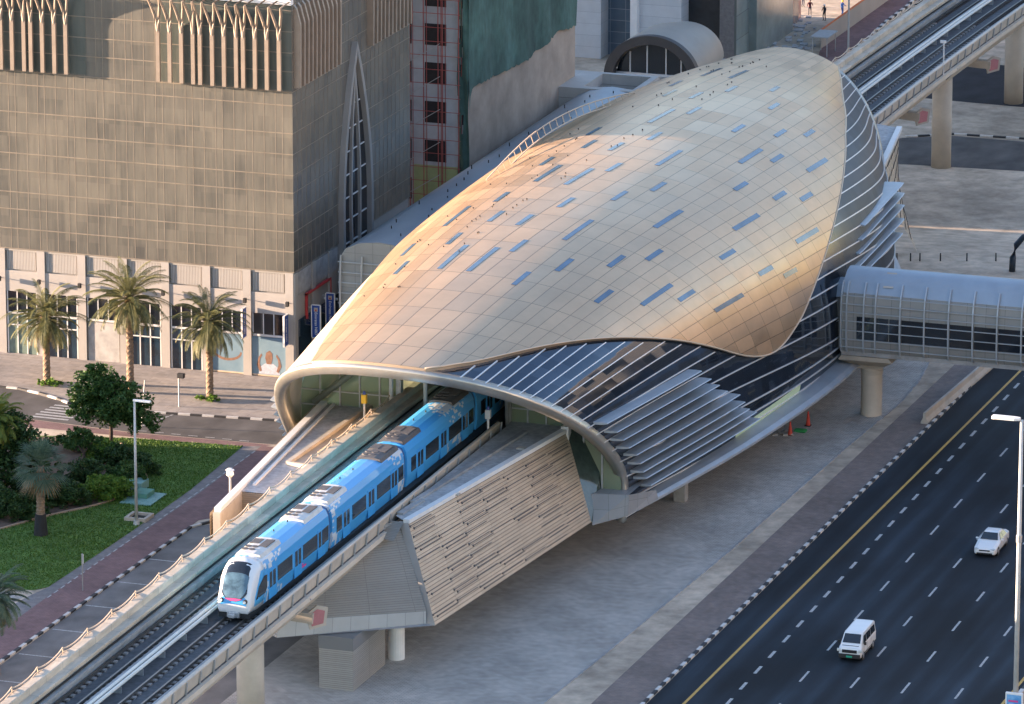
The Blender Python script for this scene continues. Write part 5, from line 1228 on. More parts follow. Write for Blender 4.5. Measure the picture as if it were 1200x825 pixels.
for gi, gr in enumerate(groups):
    gr = sorted(gr); xs_ = [-66.9+px*.0783 for px in gr]
    for i, x in enumerate(xs_):
        yo = AY0-.55
        mb = MB().bar((x,yo,25.15),(x,yo,29.5),.26,.34)
        for s in (-1,1):
            nx = xs_[i+s] if 0 <= i+s < len(xs_) else x+s*1.05
            hw = abs(nx-x)/2
            pts = [(x,yo,29.4),(x+s*hw*.12,yo-.03,30.0),(x+s*hw*.4,yo-.2,30.9),(x+s*hw*.75,yo-.5,31.7),(x+s*hw*1.0,yo-.9,32.4)]
            mb.tube(pts, [.15,.15,.13,.12,.11], 6)
            mb.bar(pts[-1], (x+s*hw*1.0+.35,AY0+.1,32.75), .1, .1)
        mb.build('arch_fin', M['bronze'], A)
# fins of the side facade
ys_ = [39.7+.95*k for k in range(11)]+[57.2+.95*k for k in range(11)]
for y in ys_:
    secs = []
    for x, z, d in ((AX1+.0,25.2,.55),(AX1+.0,29.2,.6),(AX1-.1,30.6,.7),(AX1-.5,31.9,.75),(AX1-1.3,33.0,.7),(AX1-2.3,33.6,.6)):
        secs.append([V((x,y-.15,z)),V((x+d,y-.15,z+.1*d)),V((x+d,y+.15,z+.1*d)),V((x,y+.15,z))])
    MB().loft(secs).build('curved_fin', M['bronze'], A)
# tall pointed arch of the side facade
cy = 53.4
def aw(z): 
    if z < 12: return 3.7-.02*(12-z)**1.2*.5
    t = (z-12)/(26.4-12); return 3.7*max(0, 1-t**1.9)
M['archgrey'] = pm('grey_arch_stone', (.24,.235,.23), .6, var=.1, scale=.5)
def arch_band(fw, zt, x_out, wd, name, mat):
    zs = [0+zt*k/40 for k in range(41)]
    for s in (-1,1):
        secs = []
        for z in zs:
            o = fw(z); i_ = max(0, o-wd)
            secs.append([V((AX1-.1,cy+s*o,z)),V((AX1+x_out,cy+s*o,z)),V((AX1+x_out,cy+s*i_,z)),V((AX1-.1,cy+s*i_,z))])
        MB().loft(secs).build(name, mat, A)
arch_band(aw, 26.4, .5, .5, 'arch_frame', M['archgrey'])
def aw2(z): return 2.2*math.sin(PI*min(1,max(0,(z-1)/23.0)))**.8*.55
arch_band(aw2, 24, .3, .28, 'inner_arch', M['archgrey'])
zs = [26.0*k/30 for k in range(31)]
vs = [(AX1+.05,cy-aw(z)+.3,z) for z in zs]+[(AX1+.05,cy+aw(z)-.3 if aw(z) > .3 else cy,z) for z in zs[::-1]]
MB().add(vs, [(k,k+1,60-k,61-k) for k in range(30)]).build('arch_glazing', M['glass_dark'], A)
mb = MB()
for z in (3,5,7,9,11,13,15,17,19,21): w_ = aw(z)-.7; mb.box(AX1+.05,AX1+.12,cy-w_,cy+w_,z-.05,z+.05)
mb.build('arch_transom', M['mullion'], A)
MB().tube([(AX1+.3,cy-.5,33),(AX1+.3,cy,31.3),(AX1+.3,cy+.5,33)], .12, 6).build('pendant', M['concrete'], A)
# ground floor
mb = MB(); mb.box(AX0,AX1-.15,AY0+.25,AY1-.2,0,9.38); mb.build('ground_storey', M['wall_white'], A)
bays = [2,49,97,146,195,243,290,339]; bx_ = [-66.9+p*.0783 for p in bays]; bx_ = [bx_[0]-3.78*k for k in (3,2,1)]+bx_
for x in bx_: MB().box(x-.37,x+.37,AY0-.02,AY0+.5,0,9.36).build('pillar', M['wall_white'], A)
mb = MB(); mb.box(AX0,AX1-.1,AY0+.05,AY0+.3,5.62,7.45); mb.box(AX0,AX1-.1,AY0+.05,AY0+.3,9.2,9.36); mb.build('spandrel', M['wall_white'], A)
M['louvre_panel'] = grid_mat('vertical_louvre', (.36,.34,.32), (.14,.13,.12), (.14,50), (.35,.0), rough=.6, tone=.03, src='Object', axes=(0,2), noise_var=.05, bump=.8)
M['shop_blue'] = pm('blue_shop_glass', (.012,.03,.05), .1, var=.4, scale=.5, spec=.9)
M['ad_blue'] = pm('pale_blue_poster', (.13,.22,.29), .4, scale=.35, col2=(.21,.30,.36))
skin = pm('printed_skin', (.22,.12,.08), .5, var=.25, scale=3); shirt = pm('printed_shirt', (.42,.44,.50), .5, var=.2, scale=6)
for i in range(len(bx_)-1):
    a, b = bx_[i]+.5, bx_[i+1]-.5
    MB().box(a,b,AY0+.12,AY0+.22,7.55,9.18).build('louvre_panel', M['louvre_panel'], A)
    w3 = (b-a)/3
    wnd = MB().box(a,b,AY0+.14,AY0+.24,3.75,5.6).build('upper_shop_window', M['glass_dark'], A)
    mb = MB(); [mb.box(a+w3*q-.04,a+w3*q+.04,AY0+.08,AY0+.15,3.75,5.6) for q in (0,1,2,3)]; mb.box(a,b,AY0+.08,AY0+.16,3.6,3.78); mb.build('frame', M['mullion'], wnd)
    k = i-3
    if k in (5,6):
        po = MB().box(a-.2,b+.2,AY0+.10,AY0+.2,.15,3.55).build('poster', M['ad_blue'], A)
        MB().box(a-.2,b+.2,AY0+.085,AY0+.105,.15,.28).build('poster_base', M['orange'], po)
        def blob(pts, mat, nm, z=0): MB().prism([(px_, AY0+.095-z, pz_) for px_, pz_ in pts], (0,.02,0)).build(nm, mat, po)
        cx_ = (a+b)/2
        if k == 6:
            blob([(cx_-.95,.33),(cx_-.8,.9),(cx_-.35,1.25),(cx_+.4,1.25),(cx_+.85,.9),(cx_+1.0,.33)], shirt, 'printed_shirt')
            blob([(cx_-.22,1.2),(cx_-.35,1.75),(cx_-.25,2.2),(cx_+.05,2.4),(cx_+.3,2.15),(cx_+.32,1.75),(cx_+.2,1.2)], skin, 'printed_head', .004)
            for s in (-1,1): blob([(cx_+s*.85,.5),(cx_+s*1.12,1.1),(cx_+s*.95,1.75),(cx_+s*.7,2.1),(cx_+s*.62,1.95),(cx_+s*.82,1.6),(cx_+s*.85,1.2),(cx_+s*.65,.6)], skin, 'printed_arm', .006)
        else:
            pts = [(cx_+1.3*math.cos(t), 2.0-.8*math.sin(t)) for t in [PI*q/12 for q in range(13)]]+[(cx_+1.15*math.cos(t), 2.05-.62*math.sin(t)) for t in [PI*(12-q)/12 for q in range(13)]]
            blob(pts, skin, 'printed_arms')
    elif k in (2,):
        MB().box(a,b,AY0+.12,AY0+.22,.1,3.5).build('shutter', M['concrete_grey'], A)
    else:
        wnd = MB().box(a,b,AY0+.13,AY0+.23,.12,3.55).build('shop_window', M['shop_blue'] if k != 0 else pm('pale_green_shopfront', (.16,.21,.18), .2, var=.2), A)
        mb = MB(); [mb.box(a+w3*q-.05,a+w3*q+.05,AY0+.07,AY0+.14,.12,3.55) for q in (0,1,2,3)]; mb.box(a,b,AY0+.07,AY0+.14,2.6,2.7); mb.build('frame', M['mullion'], wnd)
for x in bx_:
    mb = MB(); mb.box(x-.12,x+.12,AY0-.62,AY0-.3,6.55,6.95); mb.bar((x,AY0-.35,6.75),(x,AY0,6.75),.06,.06); mb.build('wall_light', M['dark'], A)
# side ground floor
for i, (ya, yb) in enumerate(((40.1,43.2),(44.1,47.2),(48.0,49.6))):
    MB().box(AX1-.1,AX1-.03,ya,yb,7.2,9.2).build('louvre_panel', M['concrete_grey'], A); MB().box(AX1-.1,AX1-.02,ya,yb,.3,5.0).build('shop_window', M['shop_blue'], A)
mb = MB(); 
for ya, yb, za, zb_ in ((41.9,42.1,4.7,6.9),(47.5,47.7,4.7,6.9),(41.9,47.7,6.75,6.95)): mb.box(AX1-.1,AX1+.1,ya,yb,za,zb_)
mb.build('red_frame', M['red'], A)
for y in (39.5,43.7,47.6): MB().box(AX1-.1,AX1+.06,y-.35,y+.35,0,9.3).build('pillar', M['wall_white'], A)
M['banner'] = pm('banner_blue', (.015,.06,.27), .45, var=.06, scale=1)
# projecting banner signs
def banner(x0, x1, y, z0, z1, label, face='y', n=0):
    t = thing('banner_sign', label, 'sign', ((x0+x1)/2, y, z0), 'blue banner signs on the brown building')
    if face == 'y':
        mb = MB(); mb.box(x0,x1,y-.06,y+.06,z0,z1); mb.build('board', M['banner'], t)
        mb = MB(); mb.box(x0-.05,x0+.02,y-.08,y+.08,z0,z1); mb.box(x1-.02,x1+.05,y-.08,y+.08,z0,z1); mb.box(x0,x1,y-.08,y+.08,z1,z1+.05); mb.box(x0,x1,y-.08,y+.08,z0-.05,z0); mb.build('frame', M['white'], t)
        MB().box(x0+.2,x1-.2,y-.075,y-.062,z1-.55,z1-.2).build('emblem', M['concrete'], t); MB().box(x0+.3,x1-.3,y-.08,y-.076,z1-.5,z1-.36).build('emblem_mark', M['red'], t)
        text('lettering', 'Emirates NBD', .34, M['white'], t, ((x0+x1)/2, y-.068, (z0+z1)/2-.2), (PI/2, PI/2, 0))
        MB().bar((x0-.35,y,z1-.2),(x0,y,z1-.2),.05,.05).build('bracket', M['steel'], t)
    else:
        mb = MB(); mb.box(x0-.05,x0+.05,y-1.05,y-.15,z0,z1); mb.build('board', M['banner'], t)
        mb = MB(); mb.box(x0-.08,x0+.08,y-1.12,y-1.04,z0,z1); mb.box(x0-.08,x0+.08,y-1.1,y-.15,z1,z1+.06); mb.box(x0-.08,x0+.08,y-1.1,y-.15,z0-.06,z0); mb.build('frame', M['white'], t)
        text('lettering', 'Emirates NBD', .34, M['white'], t, (x0+.056, y-.6, (z0+z1)/2), (PI/2, PI/2, PI/2))
for y, z0, z1, lab in ((41.8,3.2,6.0,'blue vertical banner sign with white lettering, nearest the building corner'),(45.2,3.3,6.2,'blue vertical banner sign, middle one behind the white lamp post'),(48.9,3.4,6.4,'blue vertical banner sign furthest along the side facade')):
    banner(-39.35, -38.6, y, z0, z1, lab)
banner(bx_[-2]-.05, 0, AY0, 3.6, 6.1, 'narrow blue sign edge-on at the pillar between the two posters', 'x'); banner(bx_[-1]-.1, 0, AY0, 3.2, 5.8, 'narrow blue sign edge-on at the front corner pillar', 'x')
# ------------------------------------------------------------------ building B: under construction, scaffolded and netted
B = thing('unfinished_tower', 'unfinished grey tower with dark window holes, green netting and bare brown side wall', 'building', (-38,77.5,0))
M['render_blue'] = pm('bare_blockwork', (.46,.48,.50), .85, var=.15, scale=.5, bump=.2, var2=.12)
M['bare'] = pm('bare_render', (.33,.255,.20), .9, scale=.35, var=.18, bump=.2, var2=.2)
M['net'] = pm('green_netting', (.05,.10,.085), .85, scale=1.3, var=.3, bump=.6, stretch=(1,1,.5), var2=.3)
BX, BYF, BYB = -38.0, 77.5, 107.6
MB().box(BX-16,BX,BYF,BYB,-2.8,40).build('frame_block', M['render_blue'], B)
MB().box(BX-.2,BX+.05,BYF+.02,BYB-.02,-2.8,24).build('bare_wall', M['bare'], B)
zsB = [GY(510,y,BYF).z for y in (-12,10)]; 
for k in range(-1,6):
    a = GY(498, 27+45.5*k, BYF); b = GY(523, 54+45.5*k, BYF)
    MB().box(a.x,b.x,BYF-.03,BYF+.05,b.z,a.z).build('window_hole', M['dark'], B); MB().box(a.x-3.3,b.x-3.3,BYF-.03,BYF+.05,b.z,a.z).build('window_hole', M['dark'], B)
    c_ = GY(535, 27+45.5*k, BYF); MB().box(c_.x+.3,c_.x+.95,BYF-.03,BYF+.05,b.z,a.z).build('window_hole', M['dark'], B)
p = GY(500,178,BYF); q = GY(541,240,BYF); MB().box(p.x-1.2,q.x,BYF-.05,BYF+.04,q.z-1,p.z-1.2).build('green_wall_patch', pm('lime_render', (.36,.42,.20), .8, var=.12, scale=.8), B)
# netting with a ragged lower edge
pts = [(540,330),(543,240),(548,160),(553,108),(560,99),(575,91),(590,84),(605,77),(617,71),(625,64),(633,57),(645,46),(657,36),(662,33),(668,34),(673,31)]
lowz = [(GX(x,y,BX+.3).y, GX(x,y,BX+.3).z) for x,y in pts if x > 547]
vs = []; n = 60
for k in range(n+1):
    y = BYF-.3+(BYB-BYF+.2)*k/n
    zz = lowz[0][1]
    for (a,b),(c_,d_) in zip(lowz[:-1], lowz[1:]):
        if a <= y <= c_: zz = b+(d_-b)*(y-a)/(c_-a)
    if y > lowz[-1][0]: zz = lowz[-1][1]
    if y < lowz[0][0]: zz = lowz[0][1]
    zz += R.uniform(-.12,.12)
    for j in range(7):
        z = zz+(38-zz)*j/6; vs.append((BX+.32+.12*math.sin(y*1.1+j)+R.uniform(-.05,.05), y, z))
MB().add(vs, [(k*7+j,(k+1)*7+j,(k+1)*7+j+1,k*7+j+1) for k in range(n) for j in range(6)]).build('safety_netting', M['net'], B, smooth=True)
vs = []
for k in range(9):
    x = BX-.75+1.05*k/8
    for j in range(24): vs.append((x+R.uniform(-.04,.04), BYF-.55+.12*math.sin(k+j*.9), -2.5+40*j/23))
MB().add(vs, [(k*24+j,(k+1)*24+j,(k+1)*24+j+1,k*24+j+1) for k in range(8) for j in range(23) if k > 3 or R.random() > .35]).build('safety_netting', M['net'], B, smooth=True)
sc = thing('scaffolding', 'thin red scaffolding in front of the unfinished grey tower', 'scaffolding', (BX-4,BYF-1,-2.6))
M['scaf'] = pm('red_scaffold_tube', (.35,.08,.07), .6, var=.15)
for px in (462,481,497,514,519,538):
    x = GY(px,150,BYF-1).x
    MB().bar((x,BYF-1.1,-2.6),(x,BYF-1.1,30),.07,.07).build('standard', M['scaf'], sc); MB().bar((x,BYF-.3,-2.6),(x,BYF-.3,30),.05,.05).build('standard', M['scaf'], sc)
for k in range(26):
    z = -1.5+1.28*k; MB().bar((BX-7.5,BYF-1.12,z),(BX-.3,BYF-1.12,z),.05,.05).build('ledger', M['scaf'], sc)
for k in range(7):
    z = 1.5+3.0*k; MB().bar((BX-5.2,BYF-1.2,z),(BX-2.2,BYF-1.2,z+1.9),.06,.06).build('brace', M['steel'], sc)
# ------------------------------------------------------------------ buildings further back
M['whiteclad'] = grid_mat('white_panel_cladding', (.56,.57,.58), (.3,.31,.33), (100,1.25), (.0,.02), rough=.45, tone=.03, src='Object', axes=(0,2), noise_var=.06)
Cb = thing('white_tower', 'white clad tower with a glazed recess behind the arched pavilion', 'building', (-55,178,-2.6))
f = lambda px, y=178: GY(px, 50, y).x
MB().box(f(650),f(704),178,200,-2.8,30).build('white_wing', M['whiteclad'], Cb); MB().box(f(704),f(741),180.5,200,-2.8,30).build('glazed_recess', grid_mat('recess_glass', (.10,.14,.18), (.25,.27,.3), (1.7,1.25), (.03,.05), rough=.15, tone=.2, src='Object', axes=(0,2)), Cb)
MB().box(f(741),f(749),177.2,200,-2.8,30).build('white_fin', M['white'], Cb); MB().box(f(749),f(798),178,200,-2.8,30).build('white_wing', M['whiteclad'], Cb)
D = thing('dark_tower', 'dark stone and glass tower base right of the white tower', 'building', (-47,180,-2.6))
gx = lambda px: GY(px, 60, 180).x
MB().box(gx(798.5),gx(843),180.6,200,-2.8,30).build('dark_glazing', pm('near_black_glass', (.025,.027,.03), .25, var=.3, scale=.5), D)
MB().box(gx(843),gx(860),180,200,-2.8,30).build('stone_pier', pm('grey_granite', (.16,.145,.14), .6, var=.25, scale=3), D)
MB().box(gx(860),gx(860)+.25,180.02,188,-2.8,30).build('glass_return', grid_mat('grey_green_glass', (.24,.27,.25), (.12,.13,.12), (4,2.6), (.02,.02), rough=.2, tone=.1, src='Object', axes=(1,2)), D)
MB().box(gx(860)+.02,gx(872),184.5,198,-2.8,30).build('glass_bay', pm('pale_green_glass', (.22,.25,.23), .2, var=.2, scale=.3), D)
Pk = thing('pink_tower', 'reflective pinkish glass building beside the construction yard', 'building', (-45,191,-2.6))
hx = lambda px: GY(px, 45, 190.8).x
MB().box(hx(878.5),hx(894.6),190.8,205,-2.8,30).build('pink_front', grid_mat('pink_stone', (.38,.22,.19), (.2,.12,.1), (50,2.4), (0,.015), rough=.3, tone=.08, src='Object', axes=(0,2)), Pk)
MB().box(hx(894.6),hx(894.6)+.3,190.85,203,-2.8,30).build('glass_side', grid_mat('pinkish_glass', (.30,.26,.24), (.15,.13,.12), (2.5,4.4), (.03,.015), rough=.12, tone=.25, src='Object', axes=(1,2), metal=.4), Pk)  # pinkish side panes, tone varied at random
# hoarding, frame shelter, yard
h0, h1 = GT(962,57), GT(1016,18); d = h1-h0; h1 = h0+d*1.6
t = thing('hoarding', 'long white site hoarding along the far mauve path', 'hoarding', (h0.x,h0.y,h0.z)); MB().bar((h0.x,h0.y,h0.z+1.0),(h1.x,h1.y,h0.z+1.0),.12,2.0).build('panel', M['wall_white'], t)
mb = MB(); mb.bar((h0.x,h0.y,h0.z+2.05),(h1.x,h1.y,h0.z+2.05),.2,.1); mb.build('orange_capping', pm('orange_cap', (.6,.16,.05), .6), t)
p = GT(952,66); t = thing('shelter_frame', 'open steel shelter frame on the far path behind the golden roof', 'shelter', (p.x,p.y,p.z))
for a, b in ((0,0),(1.6,0),(0,3.2),(1.6,3.2)): MB().bar((p.x+a,p.y+b,p.z),(p.x+a,p.y+b,p.z+2.1),.08,.08).build('post', M['steel'], t)
mb = MB(); mb.box(p.x-.2,p.x+1.8,p.y-.2,p.y+3.5,p.z+2.1,p.z+2.2); mb.build('roof', M['steel'], t)
mb = MB()
for k in range(90):
    q = GT(R.uniform(880,960), R.uniform(18,62)); s = R.uniform(.1,.4); mb.obox((q.x-.5,q.y,q.z+.06), (s,s*.2,0), (-s*.2,s*1.3,.02), (0,0,R.uniform(.03,.15)))
o = mb.build('site_debris', M['concrete_grey']); o['kind'] = 'stuff'; o['label'] = 'scattered building debris on the sandy yard'; o['category'] = 'debris'
# workers
def person(px, py, top, legs, hat, rz, arm, label):
    p = GT(px, py); t = thing('person', label, 'person', (p.x,p.y,p.z), 'workers in the construction yard', rz)
    J = {'pel':(0,0,.95),'ch':(0,.02,1.32),'nk':(0,.0,1.5),'hd':(0,-.02,1.62),'tp':(0,-.02,1.74),
         'ls':(-.2,0,1.43),'le':(-.29,-.05,1.15),'lh':(-.3,-.2*arm-.05,.92+.15*arm),'rs':(.2,0,1.43),'re':(.3,-.08,1.16),'rh':(.27,-.28*arm-.05,.95+.2*arm),
         'lhp':(-.1,0,.92),'lk':(-.12,-.1,.5),'la':(-.13,.04,.07),'lt':(-.13,-.16,.04),'rhp':(.1,0,.92),'rk':(.12,-.02,.5),'ra':(.14,.1,.07),'rt':(.14,-.1,.04)}
    RD = dict(pel=.15,ch=.17,nk=.065,hd=.1,tp=.085,ls=.075,le=.055,lh=.045,rs=.075,re=.055,rh=.045,lhp=.1,lk=.07,la=.05,lt=.045,rhp=.1,rk=.07,ra=.05,rt=.045)
    E_ = [('pel','ch'),('ch','nk'),('nk','hd'),('hd','tp'),('ch','ls'),('ls','le'),('le','lh'),('ch','rs'),('rs','re'),('re','rh'),('pel','lhp'),('lhp','lk'),('lk','la'),('la','lt'),('pel','rhp'),('rhp','rk'),('rk','ra'),('ra','rt')]
    ks = list(J); me = bpy.data.meshes.new('body'); me.from_pydata([J[k] for k in ks], [(ks.index(a),ks.index(b)) for a,b in E_], []); 
    sk = me.attributes  # skin layer
    o = bpy.data.objects.new('body', me); COL.objects.link(o); o.parent = t; md = o.modifiers.new('skin','SKIN')
    for i, k in enumerate(ks):
        s_ = me.skin_vertices[0].data[i]; s_.radius = (RD[k],RD[k]*.85); s_.use_root = (k == 'pel')
    sd = o.modifiers.new('sub','SUBSURF'); sd.levels = 1; sd.render_levels = 1
    m, N, L, b = new_mat('work_clothes'); b.inputs['Roughness'].default_value = .85
    tc = N.new('ShaderNodeTexCoord'); sp = N.new('ShaderNodeSeparateXYZ'); L.new(tc.outputs['Object'], sp.inputs[0])
    r = N.new('ShaderNodeValToRGB'); r.color_ramp.interpolation = 'CONSTANT'; cr_ = r.color_ramp
    cr_.elements[0].position = 0; cr_.elements[0].color = (.02,.02,.02,1); cr_.elements[1].position = .09/1.8; cr_.elements[1].color = (*legs,1)
    e = cr_.elements.new(.93/1.8); e.color = (*top,1); e = cr_.elements.new(1.52/1.8); e.color = (.2,.11,.07,1)
    L.new(math_n(N, L, 'DIVIDE', sp.outputs[2], 1.8), r.inputs['Fac']); L.new(r.outputs['Color'], b.inputs['Base Color']); me.materials.append(m)
    hb = MB(); secs = []
    for z, rr in ((1.66,.135),(1.72,.13),(1.78,.10),(1.82,.04)): secs.append([V((math.cos(a*PI/6)*rr, -.02+math.sin(a*PI/6)*rr*1.1, z)) for a in range(12)])
    hb.loft(secs); hh = MB(); hh.v, hh.f, hh.mi = hb.v, hb.f, hb.mi
    me2 = bpy.data.meshes.new('helmet'); me2.from_pydata(hh.v, [], hh.f); me2.materials.append(pm('helmet', hat, .4, var=.03)); ho = bpy.data.objects.new('helmet', me2); COL.objects.link(ho); ho.parent = t
    return t
person(949,18,(.12,.03,.04),(.03,.03,.05),(.05,.05,.06),.4,1,'person in dark red work clothes standing at the top of the yard')
person(966,24,(.05,.05,.06),(.12,.08,.06),(.75,.75,.72),-.5,.3,'person with a white helmet standing in the yard')
person(987,19,(.02,.10,.35),(.02,.08,.3),(.7,.5,.04),1.2,1,'person in blue overalls with a yellow helmet by the hoarding')
person(932,10,(.03,.06,.16),(.03,.04,.08),(.03,.05,.12),-.2,.6,'person in navy work clothes furthest left in the yard')
person(941,8,(.03,.05,.12),(.02,.03,.06),(.6,.6,.6),.8,.4,'person in navy with a grey helmet beside the one in dark red')
# ------------------------------------------------------------------ vegetation
def leaf_mat(name, c0, c1, rough=.55, trans=.25):
    m, N, L, b = new_mat(name); b.inputs['Roughness'].default_value = rough; b.inputs['Specular IOR Level'].default_value = .25
    g = N.new('ShaderNodeNewGeometry'); r = N.new('ShaderNodeValToRGB'); r.color_ramp.elements[0].color = (*c0,1); r.color_ramp.elements[1].color = (*c1,1)
    L.new(g.outputs['Random Per Island'], r.inputs['Fac']); L.new(r.outputs['Color'], b.inputs['Base Color'])
    t = N.new('ShaderNodeBsdfTranslucent'); L.new(r.outputs['Color'], t.inputs['Color']); mx = N.new('ShaderNodeMixShader'); mx.inputs['Fac'].default_value = trans
    L.new(b.outputs[0], mx.inputs[1]); L.new(t.outputs[0], mx.inputs[2]); L.new(mx.outputs[0], N['Material Output'].inputs['Surface']); return m
M['date_leaf'] = leaf_mat('date_palm_leaf', (.10,.115,.05), (.20,.19,.085)); M['fan_leaf'] = leaf_mat('fan_palm_leaf', (.065,.115,.075), (.13,.18,.12)); M['dry_leaf'] = leaf_mat('dry_palm_leaf', (.20,.13,.06), (.30,.21,.11))
M['tree_leaf'] = leaf_mat('broad_tree_leaf', (.03,.075,.018), (.085,.16,.04)); M['dark_leaf'] = leaf_mat('dark_shrub_leaf', (.022,.052,.018), (.06,.115,.032)); M['bright_leaf'] = leaf_mat('bright_shrub_leaf', (.07,.15,.02), (.15,.25,.04)); M['sunlit_leaf'] = leaf_mat('sunny_palm_leaf', (.10,.14,.025), (.20,.22,.04))  # sunny palm leaf: low sunlight put into the yellow leaf colour
M['bark'] = pm('palm_bark', (.24,.165,.11), .9, var=.35, scale=3, stretch=(1,1,2.5), bump=.8); M['trunk'] = pm('tree_bark', (.12,.085,.065), .9, var=.3, scale=4, bump=.6)
def palm_trunk(loc, h, r0, r1, lean, seed):
    rr = random.Random(seed); x, y, z = loc; secs = []; n = int(h/.16)
    for k in range(n+1):
        t = k/n; c = V((x+lean[0]*t*t, y+lean[1]*t*t, z+h*t)); r = r0+(r1-r0)*t; r *= 1.0+.11*(k % 2); tw = k*.35
        secs.append([c+V((math.cos(a*PI/6+tw)*r*(1+.07*(a % 2)), math.sin(a*PI/6+tw)*r*(1+.07*(a % 2)), 0)) for a in range(12)])
    return MB().loft(secs), V((x+lean[0], y+lean[1], z+h))
def frond(mb, c, az, e0, ln, droop, rr, lw=.06, ll=.62, pairs=30):
    d = V((math.cos(az), math.sin(az), 0)); side = V((-d.y, d.x, 0)); p = V(c); e = e0; st_ = ln/pairs; roll = rr.uniform(-.5,.5); pr = [p.copy()]
    for k in range(pairs):
        t = k/pairs; e -= droop/pairs*(.4+1.4*t)
        p = p+(d*math.cos(e)+V((0,0,math.sin(e))))*st_; pr.append(p.copy())
        if t < .1: continue
        tan = (d*math.cos(e)+V((0,0,math.sin(e)))); nn = tan.cross(side).normalized()
        l = ll*math.sin(PI*min(1,.18+.80*t))**.7*rr.uniform(.8,1.15)
        for s in (-1,1):
            v = (side*s*(.75)+tan*.62+nn*(-.28+roll*s*.4)+V((0,0,.2-.35*t))).normalized()*l; w_ = tan*lw*.5
            q = p+v*.55+V((0,0,.02)); e_ = p+v+V((0,0,-.10*l))
            mb.add([p-w_, p+w_, q+w_*.9, e_, q-w_*.9], [(0,1,2,3,4)])
    mb.tube(pr[::3]+[pr[-1]], .022, 4)
def date_palm(px, py, label, top_py, r, seed, lean=(0,0), nf=58, lit=0, loc=None, group='date palms along the plaza', leaf='date_leaf', h=None):
    rr = random.Random(seed); b = loc or G(px, py); b = V((b.x,b.y,.08)); hh = h or GY(px, top_py, b.y).z
    t = thing('palm_tree', label, 'palm tree', b, group)
    mb, c = palm_trunk(b-V((0,0,.2)), hh, .30, .24, lean, seed); mb.build('trunk', M['bark'], t)
    mb = MB()
    for k in range(nf):
        u = (k+.5)/nf; e0 = math.radians(86-125*u**.85)+rr.uniform(-.12,.12); az = k*2.39996+rr.uniform(-.25,.25)
        frond(mb, c+V((0,0,.25-.5*u)), az, e0, r*rr.uniform(.85,1.08)*(.82+.25*math.sin(PI*min(1,u+.2))), rr.uniform(.9,1.5), rr)
    mb.build('crown', M[leaf], t, fix=False)
    mb = MB()
    for k in range(9): frond(mb, c-V((0,0,.3)), k*.7+rr.uniform(-.2,.2), math.radians(-35), r*.62, .9, rr, pairs=18)
    mb.build('dry_fronds', M['dry_leaf'], t, fix=False)
    mb = MB()
    for k in range(26):
        a = k*2.4; mb.bar(c+V((math.cos(a)*.22,math.sin(a)*.22,-.6+.02*k)), c+V((math.cos(a)*.42,math.sin(a)*.42,-.15+.02*k)), .1, .06)
    mb.build('frond_stubs', M['dry_leaf'], t)
    return t
date_palm(55,449,'date palm with arched grey-green fronds, leftmost of the plaza palms',372,3.9,11,nf=70)
date_palm(153,461,'tallest date palm with a golden lit crown behind the roadside tree',350,4.1,12,nf=78)
date_palm(246,469,'date palm before the blue posters, rightmost of the plaza palms',378,3.8,13,nf=68)
date_palm(-5,790,'grey-green palm crown hanging in at the lower left edge',700,3.1,14,group='garden palms',leaf='fan_leaf')
date_palm(-4,590,'palm with yellow-lit fronds at the left edge above the dark tree',492,2.6,15,group='garden palms',leaf='sunlit_leaf')
def fan_palm(px, py, top_py, label, r, seed):
    rr = random.Random(seed); b = G(px, py); b.z = .03; hh = GY(px, top_py, b.y).z; t = thing('palm_tree', label, 'palm tree', b, 'garden palms')
    mb, c = palm_trunk(b-V((0,0,.1)), hh, .36, .24, (.1,0), seed); mb.build('trunk', M['bark'], t)
    MB().cyl(b, b+V((0,0,1.7)), .56, .42, 12).build('dark_base', M['dark'], t)  # thicker dark sleeve round the foot of the trunk
    mb = MB(); dry = MB()
    for k in range(40):
        u = (k+.5)/40; m_ = mb if u < .8 else dry; e = math.radians(85-165*u); az = k*2.39996+rr.uniform(-.3,.3)
        d = V((math.cos(az)*math.cos(e), math.sin(az)*math.cos(e), math.sin(e))); side = V((-math.sin(az), math.cos(az), 0)); p = c+d*r*.45*rr.uniform(.8,1.1)
        m_.bar(c, p, .035, .03); upn = d.cross(side).normalized(); upn = upn if upn.z > 0 else -upn
        for q in range(13):
            a = -1.25+2.5*q/12; v = (d*math.cos(a)+side*math.sin(a)+upn*.12).normalized(); l = r*.62*(.75+.25*math.cos(a))
            w_ = v.cross(upn).normalized()*.055; e_ = p+v*l+V((0,0,-.22*l)); m_.add([p-w_*.4, p+v*l*.55-w_, e_, p+v*l*.55+w_, p+w_*.4], [(0,1,2,3,4)])
    mb.build('crown', M['fan_leaf'], t, fix=False); dry.build('dead_skirt', M['dry_leaf'], t, fix=False)
    return t
fan_palm(48,627,545,'fan palm with a dark trunk base standing on the lawn',2.5,21)
